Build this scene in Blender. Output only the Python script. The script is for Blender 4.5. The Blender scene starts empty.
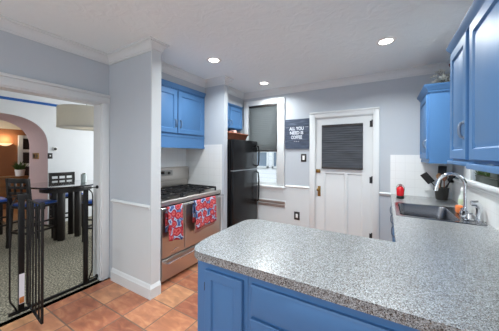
import bpy, bmesh, math, random
from mathutils import Vector, Matrix
random.seed(7)
PI = math.pi
S = bpy.context.scene
COL = S.collection

# ------------------------------------------------------------------ camera
FPX, CY, YAW, ROLL, CAMH = 231.8, 154.2, 30.6, 0.26, 1.455
cam_d = bpy.data.cameras.new('camera')
cam = bpy.data.objects.new('camera', cam_d); COL.objects.link(cam)
cam_d.sensor_width = 36; cam_d.lens = 36 * FPX / 499
cam_d.shift_y = -(165.5 - CY) / 499
cam_d.clip_start = 0.02
cam.matrix_world = Matrix.Translation((0, 0, CAMH)) @ Matrix.Rotation(math.radians(YAW), 4, 'Z') @ Matrix.Rotation(PI/2, 4, 'X') @ Matrix.Rotation(math.radians(ROLL), 4, 'Z')
S.camera = cam

# ------------------------------------------------------------------ world, exposure
S.view_settings.view_transform = 'Standard'
S.view_settings.look = 'None'
S.view_settings.exposure = 0.06
S.view_settings.gamma = 1.0
S.view_settings.use_curve_mapping = False
w = bpy.data.worlds.new('sky'); S.world = w; w.use_nodes = True
bg = w.node_tree.nodes['Background']
bg.inputs[0].default_value = (0.80, 0.90, 1.0, 1); bg.inputs[1].default_value = 3.0

def area(name, loc, rot, sx, sy, power, color=(1, 1, 1), spread=PI):
    l = bpy.data.lights.new(name, 'AREA'); l.shape = 'RECTANGLE'; l.size = sx; l.size_y = sy
    l.energy = power; l.color = color; l.spread = spread
    o = bpy.data.objects.new(name, l); COL.objects.link(o); o.location = loc; o.rotation_euler = rot
    return o
DAY = (0.93, 0.97, 1.0)
# daylight lights and portals; rear, right-hand and dining lights are added, windows unseen
area('rear_fill_light', (-1.0, -2.38, 1.45), (PI/2, 0, 0), 2.6, 1.5, 6.5, DAY)         # shines +Y; fill added behind the camera to brighten the kitchen
area('rear_right_fill_light', (0.78, -1.0, 1.5), (PI/2, 0, PI/2), 1.5, 1.3, 5, DAY)   # shines -X; added fill from the unseen right side
for o in (area('sink_window_portal', (0.85, 2.615, 1.63), (PI/2, 0, PI/2), 0.67, 0.83, 1, DAY),
          area('back_window_portal', (-1.94, 3.90, 1.6), (-PI/2, 0, 0), 0.58, 1.48, 1, DAY)):        # guides for the sky light
    o.data.cycles.is_portal = True
area('dining_fill_light', (-4.4, 4.32, 1.5), (PI/2, 0, PI), 2.2, 1.5, 58, (.98, .98, .97))      # shines -Y; fill added out of view to brighten the dining room
area('parlor_window_daylight', (-8.4, -0.42, 1.5), (PI/2, 0, 0), 1.6, 1.4, 10, (1.0, .95, .88))

# ------------------------------------------------------------------ materials
def lin(c):
    return tuple(((v/255)/12.92 if v/255 <= .04045 else ((v/255+.055)/1.055)**2.4) for v in c)
MATS = {}
def mat(name, rgb, rough=.5, metal=0., var=0., vscale=8., bump=0., bscale=200., spec=.5, coat=0., stretch=None):
    if name in MATS: return MATS[name]
    m = bpy.data.materials.new(name); m.use_nodes = True; MATS[name] = m
    nt = m.node_tree; b = nt.nodes['Principled BSDF']
    c = lin(rgb)
    b.inputs['Roughness'].default_value = rough; b.inputs['Metallic'].default_value = metal
    b.inputs['Specular IOR Level'].default_value = spec
    b.inputs['Coat Weight'].default_value = coat
    tc = nt.nodes.new('ShaderNodeTexCoord')
    vec = tc.outputs['Object']
    if stretch:
        mp = nt.nodes.new('ShaderNodeMapping'); mp.inputs['Scale'].default_value = stretch
        nt.links.new(vec, mp.inputs[0]); vec = mp.outputs[0]
    n = nt.nodes.new('ShaderNodeTexNoise'); n.inputs['Scale'].default_value = vscale; n.inputs['Detail'].default_value = 4
    nt.links.new(vec, n.inputs['Vector'])
    mx = nt.nodes.new('ShaderNodeMix'); mx.data_type = 'RGBA'
    v = max(var, .02)
    mx.inputs['A'].default_value = tuple(max(0, x*(1-v)) for x in c) + (1,)
    mx.inputs['B'].default_value = tuple(min(1, x*(1+v)) for x in c) + (1,)
    nt.links.new(n.outputs['Fac'], mx.inputs['Factor']); nt.links.new(mx.outputs['Result'], b.inputs['Base Color'])
    if bump:
        n2 = nt.nodes.new('ShaderNodeTexNoise'); n2.inputs['Scale'].default_value = bscale; n2.inputs['Detail'].default_value = 3
        nt.links.new(vec, n2.inputs['Vector'])
        bp = nt.nodes.new('ShaderNodeBump'); bp.inputs['Strength'].default_value = bump; bp.inputs['Distance'].default_value = .01
        nt.links.new(n2.outputs['Fac'], bp.inputs['Height']); nt.links.new(bp.outputs[0], b.inputs['Normal'])
    return m
def emat(name, rgb, strength):
    m = bpy.data.materials.new(name); m.use_nodes = True
    b = m.node_tree.nodes['Principled BSDF']; b.inputs['Base Color'].default_value = lin(rgb)+(1,)
    b.inputs['Emission Color'].default_value = lin(rgb)+(1,); b.inputs['Emission Strength'].default_value = strength
    return m
def ramp(nt, stops, const=False):
    r = nt.nodes.new('ShaderNodeValToRGB'); e = r.color_ramp.elements
    while len(e) < len(stops): e.new(.5)
    for i, (p, c) in enumerate(stops): e[i].position = p; e[i].color = lin(c)+(1,)
    if const: r.color_ramp.interpolation = 'CONSTANT'
    return r
def coords(nt, scale=(1, 1, 1), loc=(0, 0, 0), rot=(0, 0, 0), kind='Object'):
    tc = nt.nodes.new('ShaderNodeTexCoord'); mp = nt.nodes.new('ShaderNodeMapping')
    mp.inputs['Scale'].default_value = scale; mp.inputs['Location'].default_value = loc; mp.inputs['Rotation'].default_value = rot
    nt.links.new(tc.outputs[kind], mp.inputs[0]); return mp.outputs[0]

wall_m = mat('wall_paint_grey_blue', (182, 188, 194), .6, var=.02, bump=.08, bscale=120)
wain_m = mat('wainscot_white', (204, 208, 209), .5, var=.02)
trim_m = mat('trim_white', (211, 214, 214), .4, var=.015)
white_m = mat('dining_wall_white', (228, 231, 233), .7, var=.02)
pink_m = mat('arch_pink_plaster', (214, 190, 190), .7, var=.04)
brown_m = mat('parlor_brown_paint', (150, 98, 62), .7, var=.12, vscale=3)
cream_m = mat('parlor_cream', (226, 220, 205), .7)
blue_m = mat('cabinet_blue_paint', (70, 115, 162), .48, var=.05, vscale=5, spec=.5)
black_m = mat('black_appliance', (9, 9, 11), .25, var=.1, vscale=30, bump=.05, bscale=300, spec=.35)
blackm_m = mat('black_metal', (17, 16, 16), .45, metal=.3)
iron_m = mat('cast_iron', (26, 26, 28), .6, var=.15)
steel_m = mat('brushed_steel', (190, 184, 178), .3, metal=1., var=.05, vscale=4, bump=.03, bscale=60, stretch=(1, 1, 60))
steeld_m = mat('sink_steel', (128, 128, 132), .25, metal=1., var=.05, bump=.02, bscale=60)
chrome_m = mat('chrome', (215, 217, 220), .1, metal=1.)
bronze_m = mat('aged_brass', (140, 108, 58), .35, metal=.9, var=.2)
pewter_m = mat('pewter_handle', (120, 132, 150), .35, metal=.7)
dwood_m = mat('espresso_wood', (27, 21, 19), .35, var=.25, vscale=6, stretch=(1, 1, .15))
mwood_m = mat('mid_brown_wood', (150, 108, 66), .45, var=.25, vscale=6, stretch=(1, .2, 1))
fabric_m = mat('blue_seat_vinyl', (52, 92, 178), .3, var=.1)
shade_m = mat('linen_shade', (214, 214, 209), .8, var=.05, vscale=60, bump=.2, bscale=300)
plast_m = mat('white_plastic', (235, 235, 232), .4)
dplast_m = mat('dark_bronze_plate', (44, 38, 36), .45)
def add_translucent(m, rgb, f):
    nt = m.node_tree; b = nt.nodes['Principled BSDF']; out = nt.nodes['Material Output']
    tl = nt.nodes.new('ShaderNodeBsdfTranslucent'); tl.inputs[0].default_value = lin(rgb)+(1,)
    ms = nt.nodes.new('ShaderNodeMixShader'); ms.inputs[0].default_value = f
    nt.links.new(b.outputs[0], ms.inputs[1]); nt.links.new(tl.outputs[0], ms.inputs[2]); nt.links.new(ms.outputs[0], out.inputs[0])
add_translucent(shade_m, (226, 222, 210), .35)
tape_m = mat('painters_tape_blue', (30, 95, 175), .6)
paper_m = mat('white_paper', (232, 230, 236), .7)
orange_m = mat('orange_print', (196, 120, 60), .7)
green_m = mat('leaf_green', (70, 98, 48), .5, var=.4, vscale=20)
pale_m = mat('pale_dried_flower', (214, 212, 203), .7, var=.3, vscale=30)
dgreen_m = mat('dark_green_planter', (46, 54, 48), .5, var=.2)
red_m = mat('red_enamel', (200, 24, 34), .25, var=.1)
wicker_m = mat('wicker_red_brown', (120, 66, 42), .7, var=.6, vscale=60, bump=.4, bscale=90, stretch=(1, 1, 3))
crock_m = mat('dark_crock', (48, 46, 42), .4, var=.2)
spoon_m = mat('light_wooden_spoon', (176, 130, 88), .5, var=.15)
exth_m = mat('siding_white', (226, 228, 230), .7, var=.02)
extg_m = mat('outside_ground', (150, 150, 140), .9, var=.2)
grille_m = mat('register_taupe', (124, 110, 103), .5, var=.1)
rubber_m = mat('black_rubber', (20, 20, 20), .7)

def glass_mat():
    m = bpy.data.materials.new('window_glass'); m.use_nodes = True; nt = m.node_tree
    for n in list(nt.nodes): nt.nodes.remove(n)
    out = nt.nodes.new('ShaderNodeOutputMaterial'); mix = nt.nodes.new('ShaderNodeMixShader')
    tr = nt.nodes.new('ShaderNodeBsdfTransparent'); gl = nt.nodes.new('ShaderNodeBsdfGlossy')
    gl.inputs['Roughness'].default_value = .03; fr = nt.nodes.new('ShaderNodeFresnel'); fr.inputs[0].default_value = 1.3
    nt.links.new(fr.outputs[0], mix.inputs[0]); nt.links.new(tr.outputs[0], mix.inputs[1]); nt.links.new(gl.outputs[0], mix.inputs[2])
    nt.links.new(mix.outputs[0], out.inputs[0]); return m
glass_m = glass_mat()

def ceiling_mat():
    m = mat('ceiling_plaster', (236, 245, 246), .75, var=.04, vscale=1.3)
    nt = m.node_tree; b = nt.nodes['Principled BSDF']
    n = nt.nodes.new('ShaderNodeTexNoise'); n.inputs['Scale'].default_value = 9; n.inputs['Detail'].default_value = 6; n.inputs['Distortion'].default_value = 1.5
    nt.links.new(coords(nt), n.inputs['Vector'])
    bp = nt.nodes.new('ShaderNodeBump'); bp.inputs['Strength'].default_value = .3; bp.inputs['Distance'].default_value = .02
    nt.links.new(n.outputs['Fac'], bp.inputs['Height']); nt.links.new(bp.outputs[0], b.inputs['Normal']); return m
ceil_m = ceiling_mat()

def terracotta():
    m = bpy.data.materials.new('terracotta_tile'); m.use_nodes = True; nt = m.node_tree; b = nt.nodes['Principled BSDF']
    P = .305
    v = coords(nt, (1/P, 1/P, 1), (2.03/P, -1.515/P, 0))
    fl = nt.nodes.new('ShaderNodeVectorMath'); fl.operation = 'FLOOR'; nt.links.new(v, fl.inputs[0])
    fr = nt.nodes.new('ShaderNodeVectorMath'); fr.operation = 'FRACTION'; nt.links.new(v, fr.inputs[0])
    wn = nt.nodes.new('ShaderNodeTexWhiteNoise'); wn.noise_dimensions = '2D'; nt.links.new(fl.outputs[0], wn.inputs['Vector'])
    r = ramp(nt, [(0, (126, 76, 58)), (.3, (164, 98, 72)), (.55, (186, 120, 88)), (.78, (216, 168, 122)), (1, (146, 88, 70))])
    nt.links.new(wn.outputs['Value'], r.inputs[0])
    n = nt.nodes.new('ShaderNodeTexNoise'); n.inputs['Scale'].default_value = 7; n.inputs['Detail'].default_value = 6; n.inputs['Distortion'].default_value = .6
    nt.links.new(coords(nt, (1, 2.2, 1)), n.inputs['Vector'])
    r2 = ramp(nt, [(.3, (104, 66, 54)), (.5, (166, 104, 76)), (.72, (216, 162, 116))]); nt.links.new(n.outputs['Fac'], r2.inputs[0])
    mx = nt.nodes.new('ShaderNodeMix'); mx.data_type = 'RGBA'; mx.inputs['Factor'].default_value = .45
    nt.links.new(r.outputs[0], mx.inputs['A']); nt.links.new(r2.outputs[0], mx.inputs['B'])
    # grout
    sx = nt.nodes.new('ShaderNodeSeparateXYZ'); nt.links.new(fr.outputs[0], sx.inputs[0])
    def edge(o):
        a = nt.nodes.new('ShaderNodeMath'); a.operation = 'SUBTRACT'; nt.links.new(o, a.inputs[0]); a.inputs[1].default_value = .5
        c = nt.nodes.new('ShaderNodeMath'); c.operation = 'ABSOLUTE'; nt.links.new(a.outputs[0], c.inputs[0]); return c.outputs[0]
    mm = nt.nodes.new('ShaderNodeMath'); mm.operation = 'MAXIMUM'; nt.links.new(edge(sx.outputs[0]), mm.inputs[0]); nt.links.new(edge(sx.outputs[1]), mm.inputs[1])
    g = nt.nodes.new('ShaderNodeMath'); g.operation = 'GREATER_THAN'; g.inputs[1].default_value = .482; nt.links.new(mm.outputs[0], g.inputs[0])
    mg = nt.nodes.new('ShaderNodeMix'); mg.data_type = 'RGBA'; nt.links.new(g.outputs[0], mg.inputs['Factor'])
    nt.links.new(mx.outputs['Result'], mg.inputs['A']); mg.inputs['B'].default_value = lin((120, 98, 82))+(1,)
    nt.links.new(mg.outputs['Result'], b.inputs['Base Color'])
    b.inputs['Roughness'].default_value = .35
    bp = nt.nodes.new('ShaderNodeBump'); bp.inputs['Strength'].default_value = .5; bp.inputs['Distance'].default_value = .004; bp.invert = True
    nt.links.new(g.outputs[0], bp.inputs['Height']); nt.links.new(bp.outputs[0], b.inputs['Normal']); return m
tile_m = terracotta()

def granite():
    m = bpy.data.materials.new('speckled_counter'); m.use_nodes = True; nt = m.node_tree; b = nt.nodes['Principled BSDF']
    v = nt.nodes.new('ShaderNodeTexVoronoi'); v.inputs['Scale'].default_value = 320; nt.links.new(coords(nt), v.inputs['Vector'])
    sp = nt.nodes.new('ShaderNodeSeparateColor'); nt.links.new(v.outputs['Color'], sp.inputs[0])
    r = ramp(nt, [(0, (44, 42, 41)), (.13, (88, 85, 82)), (.28, (128, 130, 130)), (.55, (150, 155, 157)), (.80, (180, 185, 187)), (.94, (118, 100, 84))], True)
    nt.links.new(sp.outputs[0], r.inputs[0])
    nt.links.new(r.outputs[0], b.inputs['Base Color']); b.inputs['Roughness'].default_value = .3
    b.inputs['Coat Weight'].default_value = .6; b.inputs['Coat Roughness'].default_value = .25
    return m
granite_m = granite()

def carpet():
    m = bpy.data.materials.new('grey_carpet'); m.use_nodes = True; nt = m.node_tree; b = nt.nodes['Principled BSDF']
    n = nt.nodes.new('ShaderNodeTexNoise'); n.inputs['Scale'].default_value = 60; n.inputs['Detail'].default_value = 5; nt.links.new(coords(nt), n.inputs['Vector'])
    r = ramp(nt, [(.35, (84, 82, 70)), (.5, (136, 131, 114)), (.65, (190, 183, 162))]); nt.links.new(n.outputs['Fac'], r.inputs[0])
    nt.links.new(r.outputs[0], b.inputs['Base Color']); b.inputs['Roughness'].default_value = .95
    bp = nt.nodes.new('ShaderNodeBump'); bp.inputs['Strength'].default_value = .8; bp.inputs['Distance'].default_value = .02
    nt.links.new(n.outputs['Fac'], bp.inputs['Height']); nt.links.new(bp.outputs[0], b.inputs['Normal']); return m
carpet_m = carpet()

def planks():
    m = bpy.data.materials.new('oak_planks'); m.use_nodes = True; nt = m.node_tree; b = nt.nodes['Principled BSDF']
    br = nt.nodes.new('ShaderNodeTexBrick'); br.inputs['Scale'].default_value = 1; br.inputs['Brick Width'].default_value = 1.2; br.inputs['Row Height'].default_value = .09
    br.inputs['Mortar Size'].default_value = .004
    br.inputs['Color1'].default_value = lin((186, 138, 92))+(1,); br.inputs['Color2'].default_value = lin((160, 112, 72))+(1,); br.inputs['Mortar'].default_value = lin((90, 60, 40))+(1,)
    nt.links.new(coords(nt, rot=(0, 0, PI/2)), br.inputs['Vector']); nt.links.new(br.outputs[0], b.inputs['Base Color']); b.inputs['Roughness'].default_value = .35; return m
plank_m = planks()

def walltile():
    m = bpy.data.materials.new('white_wall_tile'); m.use_nodes = True; nt = m.node_tree; b = nt.nodes['Principled BSDF']
    P = .108
    v = coords(nt, (1/P,)*3, (.03, .03, -.47))
    fr = nt.nodes.new('ShaderNodeVectorMath'); fr.operation = 'FRACTION'; nt.links.new(v, fr.inputs[0])
    sx = nt.nodes.new('ShaderNodeSeparateXYZ'); nt.links.new(fr.outputs[0], sx.inputs[0])
    geo = nt.nodes.new('ShaderNodeNewGeometry'); sn = nt.nodes.new('ShaderNodeSeparateXYZ'); nt.links.new(geo.outputs['Normal'], sn.inputs[0])
    def near0(o, nrm):
        a = nt.nodes.new('ShaderNodeMath'); a.operation = 'LESS_THAN'; a.inputs[1].default_value = .03; nt.links.new(o, a.inputs[0])
        ab = nt.nodes.new('ShaderNodeMath'); ab.operation = 'ABSOLUTE'; nt.links.new(nrm, ab.inputs[0])
        le = nt.nodes.new('ShaderNodeMath'); le.operation = 'LESS_THAN'; le.inputs[1].default_value = .5; nt.links.new(ab.outputs[0], le.inputs[0])
        mu = nt.nodes.new('ShaderNodeMath'); mu.operation = 'MULTIPLY'; nt.links.new(a.outputs[0], mu.inputs[0]); nt.links.new(le.outputs[0], mu.inputs[1]); return mu.outputs[0]
    es = [near0(sx.outputs[i], sn.outputs[i]) for i in range(3)]
    m1 = nt.nodes.new('ShaderNodeMath'); m1.operation = 'MAXIMUM'; nt.links.new(es[0], m1.inputs[0]); nt.links.new(es[1], m1.inputs[1])
    m2 = nt.nodes.new('ShaderNodeMath'); m2.operation = 'MAXIMUM'; nt.links.new(m1.outputs[0], m2.inputs[0]); nt.links.new(es[2], m2.inputs[1])
    mx = nt.nodes.new('ShaderNodeMix'); mx.data_type = 'RGBA'; nt.links.new(m2.outputs[0], mx.inputs['Factor'])
    mx.inputs['A'].default_value = lin((226, 227, 226))+(1,); mx.inputs['B'].default_value = lin((214, 214, 213))+(1,)
    nt.links.new(mx.outputs['Result'], b.inputs['Base Color']); b.inputs['Roughness'].default_value = .2; return m
wtile_m = walltile()

def floral():
    m = bpy.data.materials.new('floral_towel_print'); m.use_nodes = True; nt = m.node_tree; b = nt.nodes['Principled BSDF']
    v = nt.nodes.new('ShaderNodeTexVoronoi'); v.inputs['Scale'].default_value = 14; nt.links.new(coords(nt), v.inputs['Vector'])
    n = nt.nodes.new('ShaderNodeTexNoise'); n.inputs['Scale'].default_value = 30; nt.links.new(coords(nt), n.inputs['Vector'])
    ad = nt.nodes.new('ShaderNodeMath'); ad.operation = 'MULTIPLY_ADD'; nt.links.new(n.outputs['Fac'], ad.inputs[0]); ad.inputs[1].default_value = .35; nt.links.new(v.outputs['Distance'], ad.inputs[2])
    r = ramp(nt, [(0, (226, 180, 100)), (.22, (190, 40, 48)), (.36, (156, 24, 38)), (.5, (214, 110, 108)), (.6, (168, 32, 46)), (.76, (156, 36, 52)), (.80, (120, 150, 190)), (.88, (196, 204, 214)), (.95, (60, 80, 130))]); nt.links.new(ad.outputs[0], r.inputs[0])
    sp = nt.nodes.new('ShaderNodeSeparateColor'); nt.links.new(v.outputs['Color'], sp.inputs[0])
    gt = nt.nodes.new('ShaderNodeMath'); gt.operation = 'GREATER_THAN'; gt.inputs[1].default_value = .9; nt.links.new(sp.outputs[0], gt.inputs[0])
    r2 = ramp(nt, [(.15, (206, 210, 218)), (.4, (104, 140, 184)), (.55, (180, 190, 206)), (.7, (64, 90, 140))]); nt.links.new(ad.outputs[0], r2.inputs[0])
    mx = nt.nodes.new('ShaderNodeMix'); mx.data_type = 'RGBA'; nt.links.new(gt.outputs[0], mx.inputs['Factor'])
    nt.links.new(r.outputs[0], mx.inputs['A']); nt.links.new(r2.outputs[0], mx.inputs['B'])
    nt.links.new(mx.outputs['Result'], b.inputs['Base Color']); b.inputs['Roughness'].default_value = .9; return m
floral_m = floral()
lining_m = mat('towel_lining', (180, 140, 130), .9, var=.15, vscale=30)

def cellular(name, c1, c2, pitch):
    m = bpy.data.materials.new(name); m.use_nodes = True; nt = m.node_tree; b = nt.nodes['Principled BSDF']
    n = nt.nodes.new('ShaderNodeTexNoise'); n.inputs['Scale'].default_value = 6; n.inputs['Detail'].default_value = 3
    nt.links.new(coords(nt, (.5, .5, 5)), n.inputs['Vector'])
    r = ramp(nt, [(.3, c1), (.7, c2)]); nt.links.new(n.outputs['Fac'], r.inputs[0]); nt.links.new(r.outputs[0], b.inputs['Base Color'])
    b.inputs['Roughness'].default_value = .8
    if name.startswith('charcoal'):
        tl = nt.nodes.new('ShaderNodeBsdfTranslucent'); tl.inputs[0].default_value = lin((206, 207, 204))+(1,)
        ms = nt.nodes.new('ShaderNodeMixShader'); ms.inputs[0].default_value = .75; out = nt.nodes['Material Output']
        nt.links.new(b.outputs[0], ms.inputs[1]); nt.links.new(tl.outputs[0], ms.inputs[2]); nt.links.new(ms.outputs[0], out.inputs[0])
    return m
shadeB_m = cellular('door_blind_fabric', (50, 53, 58), (72, 76, 82), .02)
shadeA_m = cellular('charcoal_pleated_fabric', (84, 90, 96), (108, 114, 120), .02)

def signwood():
    m = bpy.data.materials.new('navy_weathered_board'); m.use_nodes = True; nt = m.node_tree; b = nt.nodes['Principled BSDF']
    n = nt.nodes.new('ShaderNodeTexNoise'); n.inputs['Scale'].default_value = 6; n.inputs['Detail'].default_value = 8; nt.links.new(coords(nt, (1, 1, 9)), n.inputs['Vector'])
    r = ramp(nt, [(.3, (44, 52, 68)), (.55, (64, 75, 94)), (.75, (100, 111, 128))]); nt.links.new(n.outputs['Fac'], r.inputs[0]); nt.links.new(r.outputs[0], b.inputs['Base Color']); b.inputs['Roughness'].default_value = .7; return m
sign_m = signwood()

def siding():
    m = bpy.data.materials.new('lap_siding'); m.use_nodes = True; nt = m.node_tree; b = nt.nodes['Principled BSDF']
    wv = nt.nodes.new('ShaderNodeTexWave'); wv.wave_type = 'BANDS'; wv.bands_direction = 'Z'; wv.wave_profile = 'SAW'; wv.inputs['Scale'].default_value = 2.2
    nt.links.new(coords(nt), wv.inputs['Vector'])
    r = ramp(nt, [(0, (206, 208, 210)), (.12, (236, 238, 240)), (1, (240, 241, 243))]); nt.links.new(wv.outputs['Fac'], r.inputs[0]); nt.links.new(r.outputs[0], b.inputs['Base Color']); b.inputs['Roughness'].default_value = .6; return m
siding_m = siding()

# ------------------------------------------------------------------ mesh builder
class MB:
    def __init__(s): s.v = []; s.f = []
    def add(s, vs, fs, M=None):
        o = len(s.v); s.v += [tuple(M @ Vector(p)) if M else tuple(p) for p in vs]; s.f += [tuple(o+i for i in f) for f in fs]; return s
    def box(s, x0, x1, y0, y1, z0, z1, M=None, c=0.):
        x0, x1 = min(x0, x1), max(x0, x1); y0, y1 = min(y0, y1), max(y0, y1); z0, z1 = min(z0, z1), max(z0, z1)
        if c <= 0:
            vs = [(x, y, z) for z in (z0, z1) for y in (y0, y1) for x in (x0, x1)]
            return s.add(vs, [(0, 2, 3, 1), (4, 5, 7, 6), (0, 1, 5, 4), (2, 6, 7, 3), (0, 4, 6, 2), (1, 3, 7, 5)], M)
        bm = bmesh.new(); bmesh.ops.create_cube(bm, size=1)
        for v in bm.verts: v.co = Vector(((x0+x1)/2+v.co.x*(x1-x0), (y0+y1)/2+v.co.y*(y1-y0), (z0+z1)/2+v.co.z*(z1-z0)))
        bmesh.ops.bevel(bm, geom=bm.edges[:], offset=c, segments=2, affect='EDGES', profile=.5)
        bm.verts.index_update(); s.add([v.co[:] for v in bm.verts], [[v.index for v in f.verts] for f in bm.faces], M); bm.free(); return s
    def tube(s, pts, r, n=10, closed=False, cap=True):
        pts = [Vector(p) for p in pts]; N = len(pts); rs = r if isinstance(r, (list, tuple)) else [r]*N
        t0 = (pts[1]-pts[0]).normalized(); up = Vector((0, 0, 1)) if abs(t0.z) < .9 else Vector((1, 0, 0))
        a = t0.cross(up).normalized(); o = len(s.v)
        for i, p in enumerate(pts):
            if closed: t = (pts[(i+1) % N]-pts[i-1]).normalized()
            else: t = ((pts[min(i+1, N-1)]-p).normalized()+(p-pts[max(i-1, 0)]).normalized()).normalized()
            a = (a-t*a.dot(t)).normalized(); b = t.cross(a)
            for k in range(n):
                an = 2*PI*k/n; s.v.append(tuple(p+(a*math.cos(an)+b*math.sin(an))*rs[i]))
        for i in range(N if closed else N-1):
            j = (i+1) % N
            for k in range(n): s.f.append((o+i*n+k, o+i*n+(k+1) % n, o+j*n+(k+1) % n, o+j*n+k))
        if cap and not closed:
            s.f.append(tuple(o+k for k in range(n))[::-1]); s.f.append(tuple(o+(N-1)*n+k for k in range(n)))
        return s
    def lathe(s, prof, loc=(0, 0, 0), n=24, M=None, sx=1, sy=1, ring=False):
        o = len(s.v); vs = []
        for (r, z) in prof:
            for k in range(n):
                a = 2*PI*k/n; vs.append((loc[0]+r*math.cos(a)*sx, loc[1]+r*math.sin(a)*sy, loc[2]+z))
        fs = []
        for i in range(len(prof)-1):
            for k in range(n): fs.append((i*n+k, i*n+(k+1) % n, (i+1)*n+(k+1) % n, (i+1)*n+k))
        if ring:
            i = len(prof)-1
            for k in range(n): fs.append((i*n+k, i*n+(k+1) % n, (k+1) % n, k))
            return s.add(vs, fs, M)
        if prof[0][0] > 1e-5: fs.append(tuple(range(n))[::-1])
        if prof[-1][0] > 1e-5: fs.append(tuple((len(prof)-1)*n+k for k in range(n)))
        return s.add(vs, fs, M)
    def prism(s, poly, d, M=None):        # polygon in XZ (local), extruded along +Y by d
        n = len(poly); vs = [(x, 0, z) for x, z in poly]+[(x, d, z) for x, z in poly]
        fs = [tuple(range(n)), tuple(range(2*n-1, n-1, -1))]+[(i, n+i, n+(i+1) % n, (i+1) % n) for i in range(n)]
        return s.add(vs, fs, M)
    def slab(s, poly, z0, z1):            # polygon in XY, extruded in Z
        n = len(poly); vs = [(x, y, z0) for x, y in poly]+[(x, y, z1) for x, y in poly]
        return s.add(vs, [tuple(range(n))[::-1], tuple(range(n, 2*n))]+[(i, (i+1) % n, n+(i+1) % n, n+i) for i in range(n)])
    def rings(s, rs, M=None, back=True):  # nested rects [(x0,x1,z0,z1,y)...] first = back rim, last is filled
        vs = []; fs = []
        for (x0, x1, z0, z1, y) in rs: vs += [(x0, y, z0), (x1, y, z0), (x1, y, z1), (x0, y, z1)]
        for i in range(len(rs)-1):
            for k in range(4): a = i*4; fs.append((a+k, a+(k+1) % 4, a+4+(k+1) % 4, a+4+k))
        L = (len(rs)-1)*4; fs.append((L, L+1, L+2, L+3))
        if back: fs.append((3, 2, 1, 0))
        return s.add(vs, fs, M)
    def sweep(s, prof, path, closed=False):   # profile (out, z) swept along XY path with mitred corners; 'out' = right of travel
        P = [Vector((p[0], p[1])) for p in path]; n = len(prof); o = len(s.v); N = len(P)
        for i, p in enumerate(P):
            dn = (P[(i+1) % N]-p) if (closed or i < N-1) else (p-P[i-1]); dp = (p-P[i-1]) if (closed or i > 0) else dn
            dn = dn.normalized(); dp = dp.normalized(); n1 = Vector((dp.y, -dp.x)); n2 = Vector((dn.y, -dn.x)); b = n1+n2; b = b/ max(b.dot(n1), .2)
            for (q, z) in prof: s.v.append((p.x+b.x*q, p.y+b.y*q, z))
        for i in range(N if closed else N-1):
            j = (i+1) % N
            for k in range(n): s.f.append((o+i*n+k, o+j*n+k, o+j*n+(k+1) % n, o+i*n+(k+1) % n))
        if not closed: s.f.append(tuple(o+k for k in range(n))); s.f.append(tuple(o+(N-1)*n+k for k in range(n))[::-1])
        return s
    def sphere(s, c, r, n=12, sx=1, sy=1, sz=1):
        pr = [(max(r*math.sin(PI*i/n), 1e-6), -r*math.cos(PI*i/n)*sz) for i in range(n+1)]
        return s.lathe(pr, c, n*2, None, sx, sy)

def wloc(o):
    v = Vector((0, 0, 0))
    while o: v += o.location; o = o.parent
    return v
def mesh_of(name, mb, m, smooth=35):
    me = bpy.data.meshes.new(name); me.from_pydata(mb.v, [], mb.f); me.validate()
    bm = bmesh.new(); bm.from_mesh(me); bmesh.ops.remove_doubles(bm, verts=bm.verts[:], dist=1e-6)
    bmesh.ops.recalc_face_normals(bm, faces=bm.faces[:]); bm.to_mesh(me); bm.free()
    me.materials.append(m)
    me.shade_smooth(); me.set_sharp_from_angle(angle=math.radians(smooth)); return me
def obj(name, mb, m, parent=None, smooth=35):
    if parent: off = wloc(parent)
    else:
        xs, ys, zs = zip(*mb.v); off = Vector(((min(xs)+max(xs))/2, (min(ys)+max(ys))/2, min(zs)))
    mb.v = [(x-off.x, y-off.y, z-off.z) for x, y, z in mb.v]
    o = bpy.data.objects.new(name, mesh_of(name, mb, m, smooth)); COL.objects.link(o)
    if parent: o.parent = parent
    else: o.location = off
    return o
def tag(o, label, cat, group=None):
    o['label'] = label; o['category'] = cat
    if group: o['group'] = group
    return o
def thing(name, loc, label, cat, group=None):
    o = bpy.data.objects.new(name, None); COL.objects.link(o); o.location = loc; o.empty_display_size = .1
    return tag(o, label, cat, group)
def one(name, mb, m, label, cat, group=None): return tag(obj(name, mb, m), label, cat, group)
def struct(name, mb, m, parent=None, smooth=35):
    # keep texture coordinates in world space for the shell
    if parent is None:
        o = bpy.data.objects.new(name, mesh_of(name, mb, m, smooth)); COL.objects.link(o); o['kind'] = 'structure'; return o
    return obj(name, mb, m, parent, smooth)
def copy_tree(o, parent=None):
    c = o.copy(); COL.objects.link(c)
    if parent: c.parent = parent
    for ch in list(o.children): copy_tree(ch, c)
    return c
def frameM(loc, face):
    rz = {'-y': 0, '+x': PI/2, '-x': -PI/2, '+y': PI}[face]
    return Matrix.Translation(loc) @ Matrix.Rotation(rz, 4, 'Z')
def raised(mb, w, h, M, t=.02, fr=.055, flat=False):
    """raised panel door, local x 0..w, z 0..h, back at y=0, front at y=-t"""
    e = .004
    r = [(0, w, 0, h, 0), (0, w, 0, h, -t+e), (e, w-e, e, h-e, -t)]
    if not flat:
        f = fr
        r += [(f, w-f, f, h-f, -t), (f+.008, w-f-.008, f+.008, h-f-.008, -t+.011), (f+.014, w-f-.014, f+.014, h-f-.014, -t+.011),
              (f+.034, w-f-.034, f+.034, h-f-.034, -t+.002)]
    mb.rings(r, M); return mb
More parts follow.
